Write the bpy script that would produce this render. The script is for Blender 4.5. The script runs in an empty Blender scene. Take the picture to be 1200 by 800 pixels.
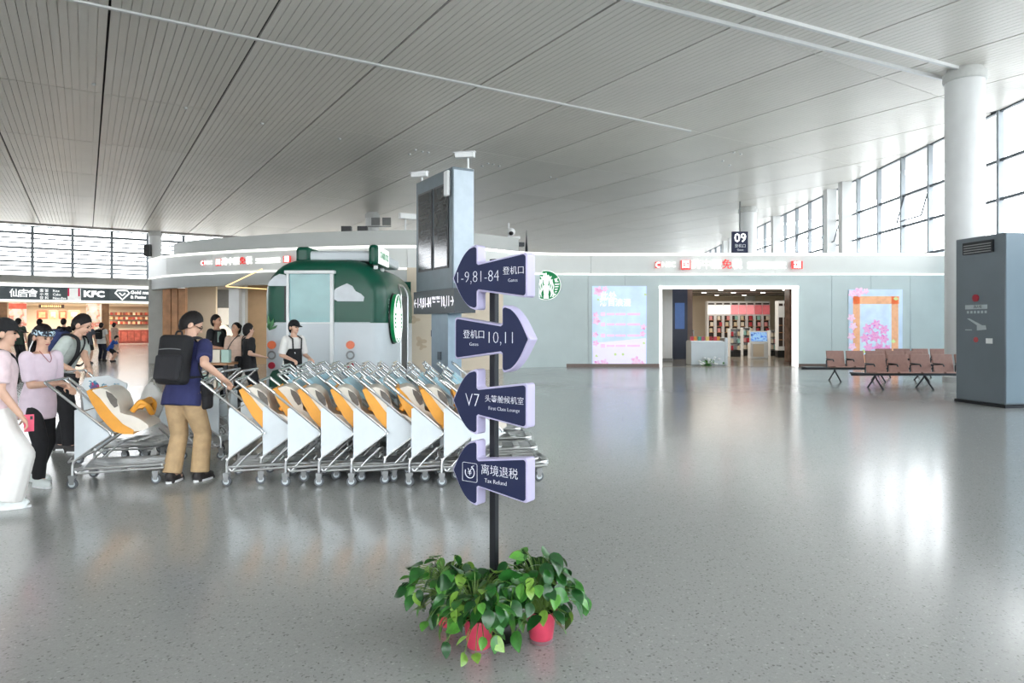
import bpy, bmesh, math, random
from mathutils import Vector, Matrix
R = math.radians
random.seed(7)
scn = bpy.context.scene
COL = scn.collection
EYE = 1.62          # camera height
F = 800.0           # focal length in pixels of the 1200 x 800 frame
HOR = 380.0         # horizon row

# ------------------------------------------------------------------ camera, sky, exposure
cd = bpy.data.cameras.new('camera')
cam = bpy.data.objects.new('camera', cd); COL.objects.link(cam)
cam.location = (0, 0, EYE); cam.rotation_euler = (R(90), 0, 0)
cd.sensor_width = 36.0; cd.lens = 24.0; cd.shift_y = -(400 - HOR) / 1200.0
cd.clip_end = 500
scn.camera = cam
scn.view_settings.view_transform = 'Standard'; scn.view_settings.look = 'None'
scn.view_settings.gamma = 1.0; scn.view_settings.use_curve_mapping = False
scn.view_settings.exposure = 0.33
w = bpy.data.worlds.new('overcast_sky'); scn.world = w; w.use_nodes = True
bg = w.node_tree.nodes['Background']
bg.inputs[0].default_value = (0.92, 0.96, 1.0, 1); bg.inputs[1].default_value = 7.4

# ------------------------------------------------------------------ helpers
def lin(c):
    return tuple(((x / 255) / 12.92 if x / 255 <= 0.04045 else ((x / 255 + 0.055) / 1.055) ** 2.4) for x in c)

MATS = {}
def mat(name, rgb, rough=0.5, metal=0.0, var=0.05, scale=6.0, emit=0.0, bump=0.0, spec=0.5, alpha=None):
    if name in MATS: return MATS[name]
    m = bpy.data.materials.new(name); m.use_nodes = True
    nt = m.node_tree; b = nt.nodes['Principled BSDF']
    c = lin(rgb)
    tc = nt.nodes.new('ShaderNodeTexCoord'); nz = nt.nodes.new('ShaderNodeTexNoise'); cr = nt.nodes.new('ShaderNodeValToRGB')
    nz.inputs['Scale'].default_value = scale; nz.inputs['Detail'].default_value = 3
    cr.color_ramp.elements[0].position = 0.35; cr.color_ramp.elements[1].position = 0.65
    cr.color_ramp.elements[0].color = (*[x * (1 - var) for x in c], 1)
    cr.color_ramp.elements[1].color = (*[min(1, x * (1 + var)) for x in c], 1)
    nt.links.new(tc.outputs['Object'], nz.inputs['Vector']); nt.links.new(nz.outputs['Fac'], cr.inputs['Fac'])
    nt.links.new(cr.outputs['Color'], b.inputs['Base Color'])
    b.inputs['Roughness'].default_value = rough; b.inputs['Metallic'].default_value = metal
    b.inputs['Specular IOR Level'].default_value = spec
    if emit:
        nt.links.new(cr.outputs['Color'], b.inputs['Emission Color']); b.inputs['Emission Strength'].default_value = emit
    if bump:
        bp = nt.nodes.new('ShaderNodeBump'); bp.inputs['Strength'].default_value = bump; bp.inputs['Distance'].default_value = 0.02
        nt.links.new(nz.outputs['Fac'], bp.inputs['Height']); nt.links.new(bp.outputs['Normal'], b.inputs['Normal'])
    MATS[name] = m
    return m

def glass_mat(name, tint=(1, 1, 1), refl=0.08, rough=0.02):
    m = bpy.data.materials.new(name); m.use_nodes = True; nt = m.node_tree
    for n in list(nt.nodes):
        if n.type == 'BSDF_PRINCIPLED': nt.nodes.remove(n)
    out = nt.nodes['Material Output']
    t = nt.nodes.new('ShaderNodeBsdfTransparent'); t.inputs[0].default_value = (*tint, 1)
    g = nt.nodes.new('ShaderNodeBsdfGlossy'); g.inputs['Roughness'].default_value = rough
    mx = nt.nodes.new('ShaderNodeMixShader'); mx.inputs[0].default_value = refl
    nt.links.new(t.outputs[0], mx.inputs[1]); nt.links.new(g.outputs[0], mx.inputs[2]); nt.links.new(mx.outputs[0], out.inputs[0])
    return m

def ramp_mat(name, stops, scale=3.0, rough=0.4, emit=0.0, detail=4, kind='noise'):
    """flat print: a noise run through a colour ramp"""
    m = bpy.data.materials.new(name); m.use_nodes = True; nt = m.node_tree; b = nt.nodes['Principled BSDF']
    tc = nt.nodes.new('ShaderNodeTexCoord')
    nz = nt.nodes.new('ShaderNodeTexVoronoi' if kind == 'cells' else 'ShaderNodeTexNoise'); nz.inputs['Scale'].default_value = scale
    if kind != 'cells': nz.inputs['Detail'].default_value = detail
    cr = nt.nodes.new('ShaderNodeValToRGB')
    els = cr.color_ramp.elements
    while len(els) < len(stops): els.new(0.5)
    for e, (p, c) in zip(els, stops): e.position = p; e.color = (*lin(c), 1)
    nt.links.new(tc.outputs['Object'], nz.inputs['Vector'])
    nt.links.new(nz.outputs['Color' if kind == 'cells' else 'Fac'], cr.inputs['Fac'])
    nt.links.new(cr.outputs['Color'], b.inputs['Base Color']); b.inputs['Roughness'].default_value = rough
    if emit:
        nt.links.new(cr.outputs['Color'], b.inputs['Emission Color']); b.inputs['Emission Strength'].default_value = emit
    MATS[name] = m
    return m

def V(*a): return Vector(a)

def frame_of(d):
    d = Vector(d).normalized()
    u = d.orthogonal() if abs(d.z) > 0.999 else Vector((0, 0, 1)).cross(d)
    u.normalize()
    return u, d.cross(u).normalized()

def fillet(pts, r, n=4):
    pts = [Vector(p) for p in pts]; out = [pts[0]]
    for a, b, c in zip(pts, pts[1:], pts[2:]):
        da, dc = (a - b), (c - b)
        t = min(r, da.length * 0.45, dc.length * 0.45)
        p0, p1 = b + da.normalized() * t, b + dc.normalized() * t
        for k in range(n + 1):
            s = k / n
            out.append(p0 * (1 - s) ** 2 + b * 2 * s * (1 - s) + p1 * s * s)
    out.append(pts[-1])
    return out

class MB:
    def __init__(s): s.v = []; s.f = []
    def add(s, vs, fs):
        o = len(s.v); s.v += [tuple(x) for x in vs]; s.f += [tuple(i + o for i in f) for f in fs]; return s
    def box(s, c, d, rz=0.0, M=None):
        hx, hy, hz = d[0] / 2, d[1] / 2, d[2] / 2
        vs = [Vector((x, y, z)) for z in (-hz, hz) for y in (-hy, hy) for x in (-hx, hx)]
        m = M if M is not None else Matrix.Rotation(rz, 3, 'Z')
        c = Vector(c)
        return s.add([m @ v + c for v in vs], [(0, 2, 3, 1), (4, 5, 7, 6), (0, 1, 5, 4), (2, 6, 7, 3), (0, 4, 6, 2), (1, 3, 7, 5)])
    def span(s, a, b):
        return s.box([(p + q) / 2 for p, q in zip(a, b)], [abs(q - p) for p, q in zip(a, b)])
    def loft(s, rings, n=14, cap=True):
        vs = []; fs = []
        for c, u, v in rings:
            c, u, v = Vector(c), Vector(u), Vector(v)
            for k in range(n):
                a = 2 * math.pi * k / n
                vs.append(c + u * math.cos(a) + v * math.sin(a))
        for i in range(len(rings) - 1):
            for k in range(n):
                k2 = (k + 1) % n
                fs.append((i * n + k, i * n + k2, (i + 1) * n + k2, (i + 1) * n + k))
        if cap:
            fs.append(tuple(range(n - 1, -1, -1))); L = (len(rings) - 1) * n
            fs.append(tuple(range(L, L + n)))
        return s.add(vs, fs)
    def tube(s, pts, r, n=8, cap=True, closed=False):
        pts = [Vector(p) for p in pts]; rr = r if isinstance(r, (list, tuple)) else [r] * len(pts)
        if closed: pts = pts + [pts[0]]; rr = list(rr) + [rr[0]]
        u = None; rings = []
        for i, p in enumerate(pts):
            if closed: d = pts[1] - pts[-2] if i in (0, len(pts) - 1) else pts[i + 1] - pts[i - 1]
            else: d = pts[min(i + 1, len(pts) - 1)] - pts[max(i - 1, 0)]
            if d.length < 1e-9: d = Vector((0, 0, 1))
            d.normalize()
            if u is None: u = frame_of(d)[0]
            else:
                u = u - d * u.dot(d)
                u = u.normalized() if u.length > 1e-6 else frame_of(d)[0]
            v = d.cross(u)
            rings.append((p, u * rr[i], v * rr[i]))
        if closed: rings[-1] = rings[0]
        return s.loft(rings, n, cap and not closed)
    def limb(s, p0, p1, r0, r1, n=12):
        s.tube([p0, p1], [r0, r1], n); s.ell(p0, (r0,) * 3, n=n); s.ell(p1, (r1,) * 3, n=n); return s
    def ell(s, c, r, M=None, n=14, m=9):
        c = Vector(c); vs = []; fs = []
        for i in range(m + 1):
            t = math.pi * i / m
            for k in range(n):
                a = 2 * math.pi * k / n
                p = Vector((r[0] * math.sin(t) * math.cos(a), r[1] * math.sin(t) * math.sin(a), r[2] * math.cos(t)))
                vs.append((M @ p if M is not None else p) + c)
        for i in range(m):
            for k in range(n):
                k2 = (k + 1) % n
                fs.append((i * n + k, (i + 1) * n + k, (i + 1) * n + k2, i * n + k2))
        return s.add(vs, fs)
    def lathe(s, prof, c=(0, 0, 0), n=20, axis='z'):
        """prof: (radius, along) pairs"""
        ax = {'z': (V(1, 0, 0), V(0, 1, 0), V(0, 0, 1)), 'y': (V(1, 0, 0), V(0, 0, -1), V(0, 1, 0)), 'x': (V(0, 1, 0), V(0, 0, 1), V(1, 0, 0))}[axis]
        c = Vector(c)
        return s.loft([(c + ax[2] * a, ax[0] * max(r, 1e-4), ax[1] * max(r, 1e-4)) for r, a in prof], n)
    def prism(s, poly, a, b, plane='xz'):
        """poly extruded from a to b along the axis missing in plane"""
        def P3(p, t):
            return {'xz': (p[0], t, p[1]), 'xy': (p[0], p[1], t), 'yz': (t, p[0], p[1])}[plane]
        n = len(poly)
        vs = [P3(p, a) for p in poly] + [P3(p, b) for p in poly]
        fs = [tuple(range(n)), tuple(range(2 * n - 1, n - 1, -1))] + [(i, i + n, (i + 1) % n + n, (i + 1) % n) for i in range(n)]
        return s.add(vs, fs)
    def mesh(s, name, ang=38):
        me = bpy.data.meshes.new(name); me.from_pydata(s.v, [], s.f)
        bm = bmesh.new(); bm.from_mesh(me); bmesh.ops.remove_doubles(bm, verts=bm.verts, dist=1e-6)
        bmesh.ops.recalc_face_normals(bm, faces=bm.faces); bm.to_mesh(me); bm.free()
        me.polygons.foreach_set('use_smooth', [True] * len(me.polygons))
        if ang < 180: me.set_sharp_from_angle(angle=R(ang))
        return me
    def build(s, name, m, parent=None, ang=38, bevel=0.0, **kw):
        return link(name, s.mesh(name, ang), m, parent, bevel, **kw)

def link(name, me, m, parent=None, bevel=0.0, loc=None, rz=None, **props):
    o = bpy.data.objects.new(name, me); COL.objects.link(o)
    if m is not None and me is not None and not me.materials: me.materials.append(m)
    if parent is not None: o.parent = parent
    if loc is not None: o.location = loc
    if rz is not None: o.rotation_euler = (0, 0, rz)
    if bevel:
        b = o.modifiers.new('bevel', 'BEVEL'); b.width = bevel; b.segments = 2; b.limit_method = 'ANGLE'
    for k, v in props.items(): o[k] = v
    return o

def thing(name, label, cat, loc=(0, 0, 0), rz=0.0, group=None):
    o = bpy.data.objects.new(name, None); COL.objects.link(o)
    o.location = loc; o.rotation_euler = (0, 0, rz); o.empty_display_size = 0.1
    o['label'] = label; o['category'] = cat
    if group: o['group'] = group
    return o

def tag(o, label, cat, group=None):
    o['label'] = label; o['category'] = cat
    if group: o['group'] = group
    return o

def struct(name, loc=(0, 0, 0), rz=0.0, label=None):
    o = bpy.data.objects.new(name, None); COL.objects.link(o); o.location = loc; o.rotation_euler = (0, 0, rz)
    o['kind'] = 'structure'
    if label: o['label'] = label
    return o

def copy_tree(o, parent=None):
    c = o.copy(); COL.objects.link(c); c.parent = parent
    for ch in list(o.children): copy_tree(ch, c)
    return c

def at(px, py, Y):
    return Vector(((px - 600) / F * Y, Y, EYE - (py - HOR) / F * Y))

WORK = bpy.data.scenes.new('workbench')       # text and body surfaces are evaluated here, away from the growing scene
def evaluated_mesh(o):
    WORK.collection.objects.link(o); vl = WORK.view_layers[0]; vl.update()
    return bpy.data.meshes.new_from_object(o.evaluated_get(vl.depsgraph))

def text(s, name, m, parent, loc, size, rot=(R(90), 0, 0), ext=0.002, align='CENTER', sx=1.0, bold=0.0):
    cu = bpy.data.curves.new(name, 'FONT'); cu.body = s; cu.size = size; cu.extrude = ext; cu.align_x = align; cu.align_y = 'CENTER'
    cu.resolution_u = 2; cu.offset = bold
    o = bpy.data.objects.new('tmp', cu); me = evaluated_mesh(o)
    bpy.data.objects.remove(o); bpy.data.curves.remove(cu)
    me.materials.clear()
    ob = link(name, me, m, parent); ob.location = loc; ob.rotation_euler = rot; ob.scale = (sx, 1, 1)
    return ob

def blob_mesh(mb, name, voxel, smooth=4, cuts=()):
    """one continuous surface from overlapping solids"""
    me = bpy.data.meshes.new(name); me.from_pydata(mb.v, [], mb.f)
    o = bpy.data.objects.new('tmp', me)
    r = o.modifiers.new('r', 'REMESH'); r.mode = 'VOXEL'; r.voxel_size = voxel
    sm = o.modifiers.new('s', 'SMOOTH'); sm.iterations = smooth; sm.factor = 0.5
    out = evaluated_mesh(o); out.name = name
    bpy.data.objects.remove(o); bpy.data.meshes.remove(me)
    out.polygons.foreach_set('use_smooth', [True] * len(out.polygons))
    return out

# ------------------------------------------------------------------ materials
M_ = {}
M_['ceil'] = mat('ceiling_white_metal', (228, 227, 223), 0.35, 0.0, 0.02, 0.4)
M_['ceil_dark'] = mat('ceiling_void', (70, 70, 70), 0.8)
M_['white'] = mat('white_paint', (232, 234, 234), 0.45, 0, 0.02, 2)
M_['alu'] = mat('mullion_grey', (150, 158, 164), 0.45, 0.2, 0.03, 3)
M_['alu_dark'] = mat('transom_dark', (88, 96, 104), 0.45, 0.2, 0.03, 3)
M_['glass'] = glass_mat('window_glass'); M_['tint'] = glass_mat('window_glass_dimmer', (.48, .52, .54), .1)  # darker glass added for the low panes, to cut daylight on the shop wall
M_['mint'] = mat('pale_green_wall', (194, 207, 206), 0.4, 0, 0.03, 1.2)
M_['strip'] = mat('fascia_light_strip', (255, 252, 245), 0.5, emit=1.2)
M_['strip_low'] = mat('fascia_glow_strip', (255, 254, 250), 0.5, emit=0.75)
M_['fascia'] = mat('fascia_grey', (222, 225, 221), 0.35, 0, 0.02, 1)
M_['parapet'] = mat('parapet_grey', (176, 180, 178), 0.5, 0, 0.03, 1)
M_['brown'] = mat('brown_base', (110, 92, 84), 0.4)
M_['navy'] = mat('sign_navy', (17, 28, 68), 0.55, 0, 0.03, 5)
M_['lav'] = mat('sign_lavender_edge', (188, 182, 212), 0.4, 0, 0.02, 5)
M_['lett'] = mat('lettering_white', (236, 238, 246), 0.5)
M_['black'] = mat('black_plastic', (24, 25, 27), 0.4)
M_['blackm'] = mat('black_metal', (36, 38, 42), 0.38, 0.5)
M_['steel'] = mat('brushed_steel', (190, 192, 192), 0.28, 0.85, 0.04, 20)
M_['chrome'] = mat('chrome', (218, 220, 222), 0.12, 1.0, 0.02, 10)
M_['rubber'] = mat('grey_rubber', (92, 96, 100), 0.6)
M_['grey'] = mat('mid_grey', (140, 142, 142), 0.5)
M_['concrete'] = mat('pale_concrete', (168, 168, 162), 0.6, 0, 0.06, 2)
M_['wood'] = mat('warm_wood', (176, 128, 88), 0.45, 0, 0.18, 3)
M_['cream'] = mat('cream_wall', (222, 208, 186), 0.6, 0, 0.03, 1)
M_['green'] = mat('deep_green_paint', (14, 78, 60), 0.3, 0, 0.04, 2, spec=.3)
M_['pale'] = mat('pale_grey_paint', (196, 204, 208), 0.3, 0, 0.02, 2)
M_['lamp'] = mat('lamp_warm', (255, 214, 150), 0.5, emit=1.3)
M_['lampw'] = mat('lamp_white', (255, 252, 246), 0.5, emit=5)
M_['sgreen'] = mat('logo_green', (0, 132, 74), 0.4, emit=0.15)
M_['swhite'] = mat('logo_white', (246, 248, 246), 0.4, emit=0.4)
M_['signglow'] = mat('glowing_letters', (255, 255, 252), 0.4, emit=.9)
M_['signred'] = mat('glowing_red', (236, 70, 66), 0.4, emit=0.4)
# ================================================================== the setting
# ---- floor: polished terrazzo
def floor_mat():
    m = bpy.data.materials.new('polished_terrazzo'); m.use_nodes = True; nt = m.node_tree; b = nt.nodes['Principled BSDF']
    tc = nt.nodes.new('ShaderNodeTexCoord')
    v = nt.nodes.new('ShaderNodeTexVoronoi'); v.inputs['Scale'].default_value = 95
    n = nt.nodes.new('ShaderNodeTexNoise'); n.inputs['Scale'].default_value = 0.35; n.inputs['Detail'].default_value = 5
    n2 = nt.nodes.new('ShaderNodeTexNoise'); n2.inputs['Scale'].default_value = 140; n2.inputs['Detail'].default_value = 2
    cr = nt.nodes.new('ShaderNodeValToRGB'); e = cr.color_ramp.elements
    e[0].position = 0.06; e[0].color = (*lin((122, 122, 120)), 1); e[1].position = 0.2; e[1].color = (*lin((163, 164, 162)), 1)
    x = e.new(0.85); x.color = (*lin((169, 170, 168)), 1); x = e.new(0.97); x.color = (*lin((188, 188, 186)), 1)
    mx = nt.nodes.new('ShaderNodeMixRGB'); mx.blend_type = 'OVERLAY'; mx.inputs[0].default_value = 0.12
    nt.links.new(tc.outputs['Object'], v.inputs['Vector']); nt.links.new(tc.outputs['Object'], n.inputs['Vector']); nt.links.new(tc.outputs['Object'], n2.inputs['Vector'])
    nt.links.new(v.outputs['Color'], cr.inputs['Fac']); nt.links.new(cr.outputs['Color'], mx.inputs[1]); nt.links.new(n2.outputs['Fac'], mx.inputs[2])
    nt.links.new(mx.outputs[0], b.inputs['Base Color'])
    mr = nt.nodes.new('ShaderNodeMapRange'); mr.inputs['To Min'].default_value = 0.13; mr.inputs['To Max'].default_value = 0.21
    nt.links.new(n.outputs['Fac'], mr.inputs['Value']); nt.links.new(mr.outputs[0], b.inputs['Roughness'])
    b.inputs['Specular IOR Level'].default_value = 1.0
    return m
mb = MB(); mb.span((-70, -22, -0.3), (60, 95, 0))
mb.build('floor', floor_mat(), kind='structure', label='polished grey terrazzo concourse floor')
mb = MB(); mb.span((-400, -400, -0.5), (400, 400, -0.32))
mb.build('apron_ground', M_['concrete'], kind='structure', label='pale concrete apron outside the windows')

# ---- ceiling: rotated grid of slatted metal panels under a dark void
HC = 7.2; ZC = EYE + HC
e1 = V(-0.53, 0.848, 0).normalized(); e2 = V(e1.y, -e1.x, 0)
ceil = struct('ceiling', label='pale slatted metal ceiling')
fu = V(0.84, 0.543, 0).normalized(); F0 = V(-36.7, 49, 0); fang = math.atan2(fu.y, fu.x); fn = V(-fu.y, fu.x, 0)
SA, SB = -25.0, 36.0
HA, HB = F0 + fu * SA + fn * .45, F0 + fu * SB + fn * .45
mb = MB(); mb.prism([(-58.3, -20.2), (13.9, -20.2), (20.2, 80), (HB.x, 80), (HB.x, HB.y), (HA.x, HA.y), (-58.3, HA.y)], ZC + .10, ZC + .3, 'xy'); mb.build('ceiling_slab', M_['ceil_dark'], ceil)
L1, L2 = 6.85, 3.2
NS = 16
def panel_mesh(name):
    mb = MB(); w = (L2 - 0.05) / NS; t = 0.05
    for k in range(NS):
        x0 = -L2 / 2 + 0.025 + k * w + 0.007; x1 = x0 + w - 0.014
        y0, y1 = -L1 / 2 + 0.012, L1 / 2 - 0.012
        vs = [(x0, y0, 0), (x1, y0, 0), (x1, y1, 0), (x0, y1, 0), (x0, y0, t), (x1, y0, t), (x1, y1, t), (x0, y1, t)]
        mb.add(vs, [(0, 3, 2, 1), (0, 4, 7, 3), (1, 2, 6, 5), (0, 1, 5, 4), (3, 7, 6, 2)])
    mb.add([(-L2 / 2 + .025, -L1 / 2 + .01, t), (L2 / 2 - .025, -L1 / 2 + .01, t), (L2 / 2 - .025, L1 / 2 - .01, t), (-L2 / 2 + .025, L1 / 2 - .01, t)], [(0, 3, 2, 1)])
    return mb.mesh(name)
pms = []
for k in range(4):
    me = panel_mesh('ceiling_panel'); c = (228, 225, 218) if k < 2 else ((223, 220, 213) if k == 2 else (232, 229, 223))
    me.materials.append(mat('ceiling_panel_%d' % k, c, 0.36, 0.0, 0.02, 0.5)); pms.append(me)
O0 = V(-3.71, 18.9, 0)
angE = math.atan2(-e1.x, e1.y)
npan = 0
for i in range(-9, 13):
    for j in range(-18, 18):
        c = O0 + e1 * (i + 0.5) * L1 + e2 * (j + 0.5) * L2
        corners = [c + e1 * a * L1 / 2 + e2 * b * L2 / 2 for a in (-1, 1) for b in (-1, 1)]
        xmax = max(p.x - (15.0 + 0.0635 * p.y) for p in corners)
        if min(p.x - (15.0 + 0.0635 * p.y) for p in corners) > -0.4 or c.y > 76 or c.x < -48 or max((p - F0).dot(fn) for p in corners) > 2.6: continue
        if not any(p.y > 8 and abs(p.x) < 0.75 * p.y + 5 for p in corners): continue
        o = link('ceiling_panel', pms[random.randrange(4)], None, ceil); o.location = (c.x, c.y, ZC); o.rotation_euler = (0, 0, angE); npan += 1
# the rest of the ceiling, out of the photograph's view
mb = MB(); mb.span((-58, -20, ZC + 0.06), (13.9, 9, ZC + 0.09)); mb.build('ceiling_sheet', M_['ceil'], ceil)
# raised joint covers
def bar_between(mb, a, b, w, h, z):
    d = (b - a); L = d.length; mb.box(((a + b) / 2).to_tuple()[:2] + (z,), (L, w, h), math.atan2(d.y, d.x))
mb = MB(); bar_between(mb, O0 - e2 * 16, O0 + e2 * 12.2, 0.09, 0.05, ZC - 0.02); mb.build('joint_cover', M_['white'], ceil)
for (x0, y0, x1, y1) in ((750, 0, 1110, 92), (838, 0, 1130, 80)):
    a = V((x0 - 600) / (HOR - y0) * HC, F * HC / (HOR - y0), 0); b = V((x1 - 600) / (HOR - y1) * HC, F * HC / (HOR - y1), 0)
    d = (b - a).normalized(); mb = MB(); bar_between(mb, a - d * 8, b + d * .2, 0.09, 0.09, ZC - 0.04); mb.build('ridge_beam', M_['white'], ceil)
# small round ceiling fixtures in loose fours
fx = MB(); fx.lathe([(0.055, 0), (0.06, -0.02), (0.05, -0.05), (0.0, -0.05)], n=12); fxm = fx.mesh('ceiling_fixture'); fxm.materials.append(M_['white'])
for (px, py) in ((480, 180), (495, 177), (487, 175), (502, 178), (565, 194), (578, 192), (572, 191), (585, 194), (645, 207), (652, 209), (860, 178), (868, 180), (855, 193), (847, 188), (218, 126), (307, 144), (398, 162), (110, 98)):
    p = V((px - 600) / (HOR - py) * HC, F * HC / (HOR - py), ZC)
    o = link('ceiling_fixture', fxm, None, ceil); o.location = p

# ---- round columns
def column(name, x, y, r, z1, label):
    c = struct(name, (x, y, 0), label=label)
    MB().lathe([(r + .05, 0), (r + .05, .15), (r, .16), (r, z1 - 0.35)], n=40).build('shaft', M_['white'], c)
    MB().lathe([(r + .03, z1 - .36), (r + .05, z1 - .34), (r + .05, z1 - .12), (r - .05, z1 - .1), (r - .05, z1 + .1)], n=40).build('collar', mat('collar_grey', (206, 208, 206), .5), c)
    return c
column('column_1', 12.8, 19.3, 0.49, ZC, 'thick white round column rising behind the grey service box')
column('column_2', 14.5, 42.0, 0.52, ZC, 'white round column beside the hanging 09 sign')
c3 = column('column_3', -27.7, 53.0, 0.45, ZC, 'pale round column at the food hall window wall')
MB().box((-.25, -.62, 7.3), (.5, .3, .9)).build('speaker_box', M_['black'], c3, bevel=.04)
c4 = column('column_4', -9.0, 44.0, 0.42, ZC, 'white round column above the shop roof')
for dx in (.35, 1.05):
    MB().box((dx, -.7, 8.15), (.55, .08, .5)).build('flood_lamp', M_['grey'], c4, bevel=.03)
MB().box((.5, -.55, 7.85), (1.6, .06, .06)).build('lamp_bracket', M_['grey'], c4)

# ---- glazed wall beside the seats: one window per bay, its panes and bars as parts
wd = V(0.0635, 0.998, 0).normalized(); W0 = V(16.6 - 0.0635 * 25, 0, 0)
wang = math.atan2(-wd.x, wd.y)
def wpt(y): return V(W0.x + wd.x / wd.y * y, y, 0)
ROWS = [0.05, 1.45, 4.5, 5.84, 7.15, ZC]
PITCH = 2.15
nwin = 0
def bay(name, y, rows):
    p = wpt(y); wn = struct(name, (p.x, p.y, 0), wang)
    for a, b in zip(rows, rows[1:]):
        MB().span((-.01, .05, a + .03), (.01, PITCH - .05, b - .03)).build('pane', M_['tint'] if b < 4.6 else M_['glass'], wn)  # low panes take the added dimming glass
        MB().span((-.07, 0, b - .05), (.05, PITCH, b + .04)).build('transom', M_['alu_dark'], wn)
    MB().span((-.12, -.06, 0), (.06, .06, ZC + .05)).build('mullion', M_['alu'], wn)
    return wn
n = 0; y = -20.0
while y < 78:
    n += 1; wn = bay('window_%d' % n, y, ROWS if y > 14 else [0.05, 4.5, ZC])
    if n in (23, 27, 29):          # top-hung vents standing open
        mb = MB()
        for a, b in (((-.02, .1, 7.1), (-.32, .1, 6.0)), ((-.02, PITCH - .1, 7.1), (-.32, PITCH - .1, 6.0)), ((-.32, .1, 6.0), (-.32, PITCH - .1, 6.0))): mb.tube([a, b], .03, 6)
        mb.build('vent_sash', M_['alu_dark'], wn)
    y += PITCH
for yy, wdt in ((20.6, .55), (34.6, .5), (36.5, .5), (45.5, .5), (57, .5), (59, .5)):
    p = wpt(yy); MB().box((-.32, 0, ZC / 2), (.5, wdt, ZC)).build('pilaster_%d' % int(yy), M_['white'], loc=(p.x, p.y, 0), rz=wang, kind='structure', label='white square pilaster in the window wall')
# ---- unseen back and left walls: glass added for daylight, solid panels trim left light
for k in range(34):
    x = -58.6 + k * PITCH; wn = struct('window_%d' % (n + 1 + k), (x, -20, 0))
    if x < -22: MB().span((0, -.1, 0), (PITCH, -.02, 5.2)).build('wall_panel', M_['white'], wn)  # unseen panel added to hold back light from the left
    MB().span((.05, -.01, 5.2 if x < -22 else .05), (PITCH - .05, .01, ZC)).build('pane', M_['glass'], wn)
    MB().span((-.06, -.06, 0), (.06, .08, ZC)).build('mullion', M_['alu'], wn)
    for z in (1.4, 4.5, 7.1): MB().span((0, -.05, z - .04), (PITCH, .05, z + .04)).build('transom', M_['alu'], wn)
for k in range(26):
    wn = struct('window_%d' % (100 + k), (-58, -20 + k * PITCH, 0))
    MB().span((-.01, .05, 7.2), (.01, PITCH - .05, ZC)).build('pane', M_['glass'], wn); MB().span((-.1, 0, 0), (.0, PITCH, 7.2)).build('wall_panel', M_['white'], wn)  # unseen side closed below a glass strip to weaken light from the left
    MB().span((-.06, -.06, 0), (.08, .06, ZC)).build('mullion', M_['alu'], wn)
    for z in (1.4, 4.5, 7.1): MB().span((-.05, 0, z - .04), (.05, PITCH, z + .04)).build('transom', M_['alu'], wn)
MB().span((-60, 80, 0), (20, 80.3, ZC)).build('wall_far', M_['white'], kind='structure')

# ---- shop block: curved facade path in plan
KP = [V(-15.2, 28.6, 0), V(-13.6, 26.9, 0), V(-11.2, 25.5, 0), V(-7.6, 24.1, 0), V(-3.6, 23.4, 0), V(-1.2, 24.2, 0), V(0.6, 25.6, 0), V(3.0, 26.0, 0), V(10, 26.0, 0), V(16.75, 26.1, 0)]
def catmull(P, n=6):
    out = []
    for i in range(len(P) - 1):
        p0, p1, p2, p3 = P[max(i - 1, 0)], P[i], P[i + 1], P[min(i + 2, len(P) - 1)]
        for k in range(n):
            t = k / n
            out.append(0.5 * ((2 * p1) + (p2 - p0) * t + (2 * p0 - 5 * p1 + 4 * p2 - p3) * t * t + (3 * p1 - p0 - 3 * p2 + p3) * t ** 3))
    out.append(P[-1]); return out
PATH = catmull(KP)
def offs(P, d):
    out = []
    for i, p in enumerate(P):
        t = (P[min(i + 1, len(P) - 1)] - P[max(i - 1, 0)]).normalized()
        out.append(p + V(-t.y, t.x, 0) * d)      # positive: into the building
    return out
def sweep(mb, P, prof):
    """prof: (inward offset, z) polyline, extruded along the plan path"""
    cols = [offs(P, d) for d, z in prof]; n = len(prof); vs = []; fs = []
    for i in range(len(P)):
        for k in range(n): vs.append((cols[k][i].x, cols[k][i].y, prof[k][1]))
    for i in range(len(P) - 1):
        for k in range(n):
            k2 = (k + 1) % n
            fs.append((i * n + k, (i + 1) * n + k, (i + 1) * n + k2, i * n + k2))
    fs.append(tuple(range(n))); fs.append(tuple(range(len(vs) - 1, len(vs) - 1 - n, -1)))
    return mb.add(vs, fs)
fas = struct('trim_1', label='pale curved shop fascia with bright light strips')
ZF0, ZF1 = 3.50, 4.30
seg = 6
for k in range(0, len(PATH) - 1, seg):
    P = PATH[k:k + seg + 1]
    d = (P[1] - P[0]).normalized(); P = [P[0] + d * .012] + P[1:]
    sweep(MB(), P, [(0, ZF0 + .06), (-.02, ZF1 - .05), (.25, ZF1 - .05), (.25, ZF0 + .06)]).build('fascia_panel', M_['fascia'], fas)
sweep(MB(), PATH, [(-.05, ZF1 - .05), (-.05, ZF1 + .03), (.3, ZF1 + .03), (.3, ZF1 - .05)]).build('light_strip', M_['strip'], fas)
sweep(MB(), PATH, [(-.04, ZF0), (-.04, ZF0 + .05), (.3, ZF0 + .05), (.3, ZF0)]).build('light_strip', M_['strip_low'], fas)
sweep(MB(), PATH[3:37], [(.7, 4.2), (.7, 4.95), (.95, 4.95), (.95, 4.2)]).build('parapet', M_['parapet'], fas)
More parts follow.
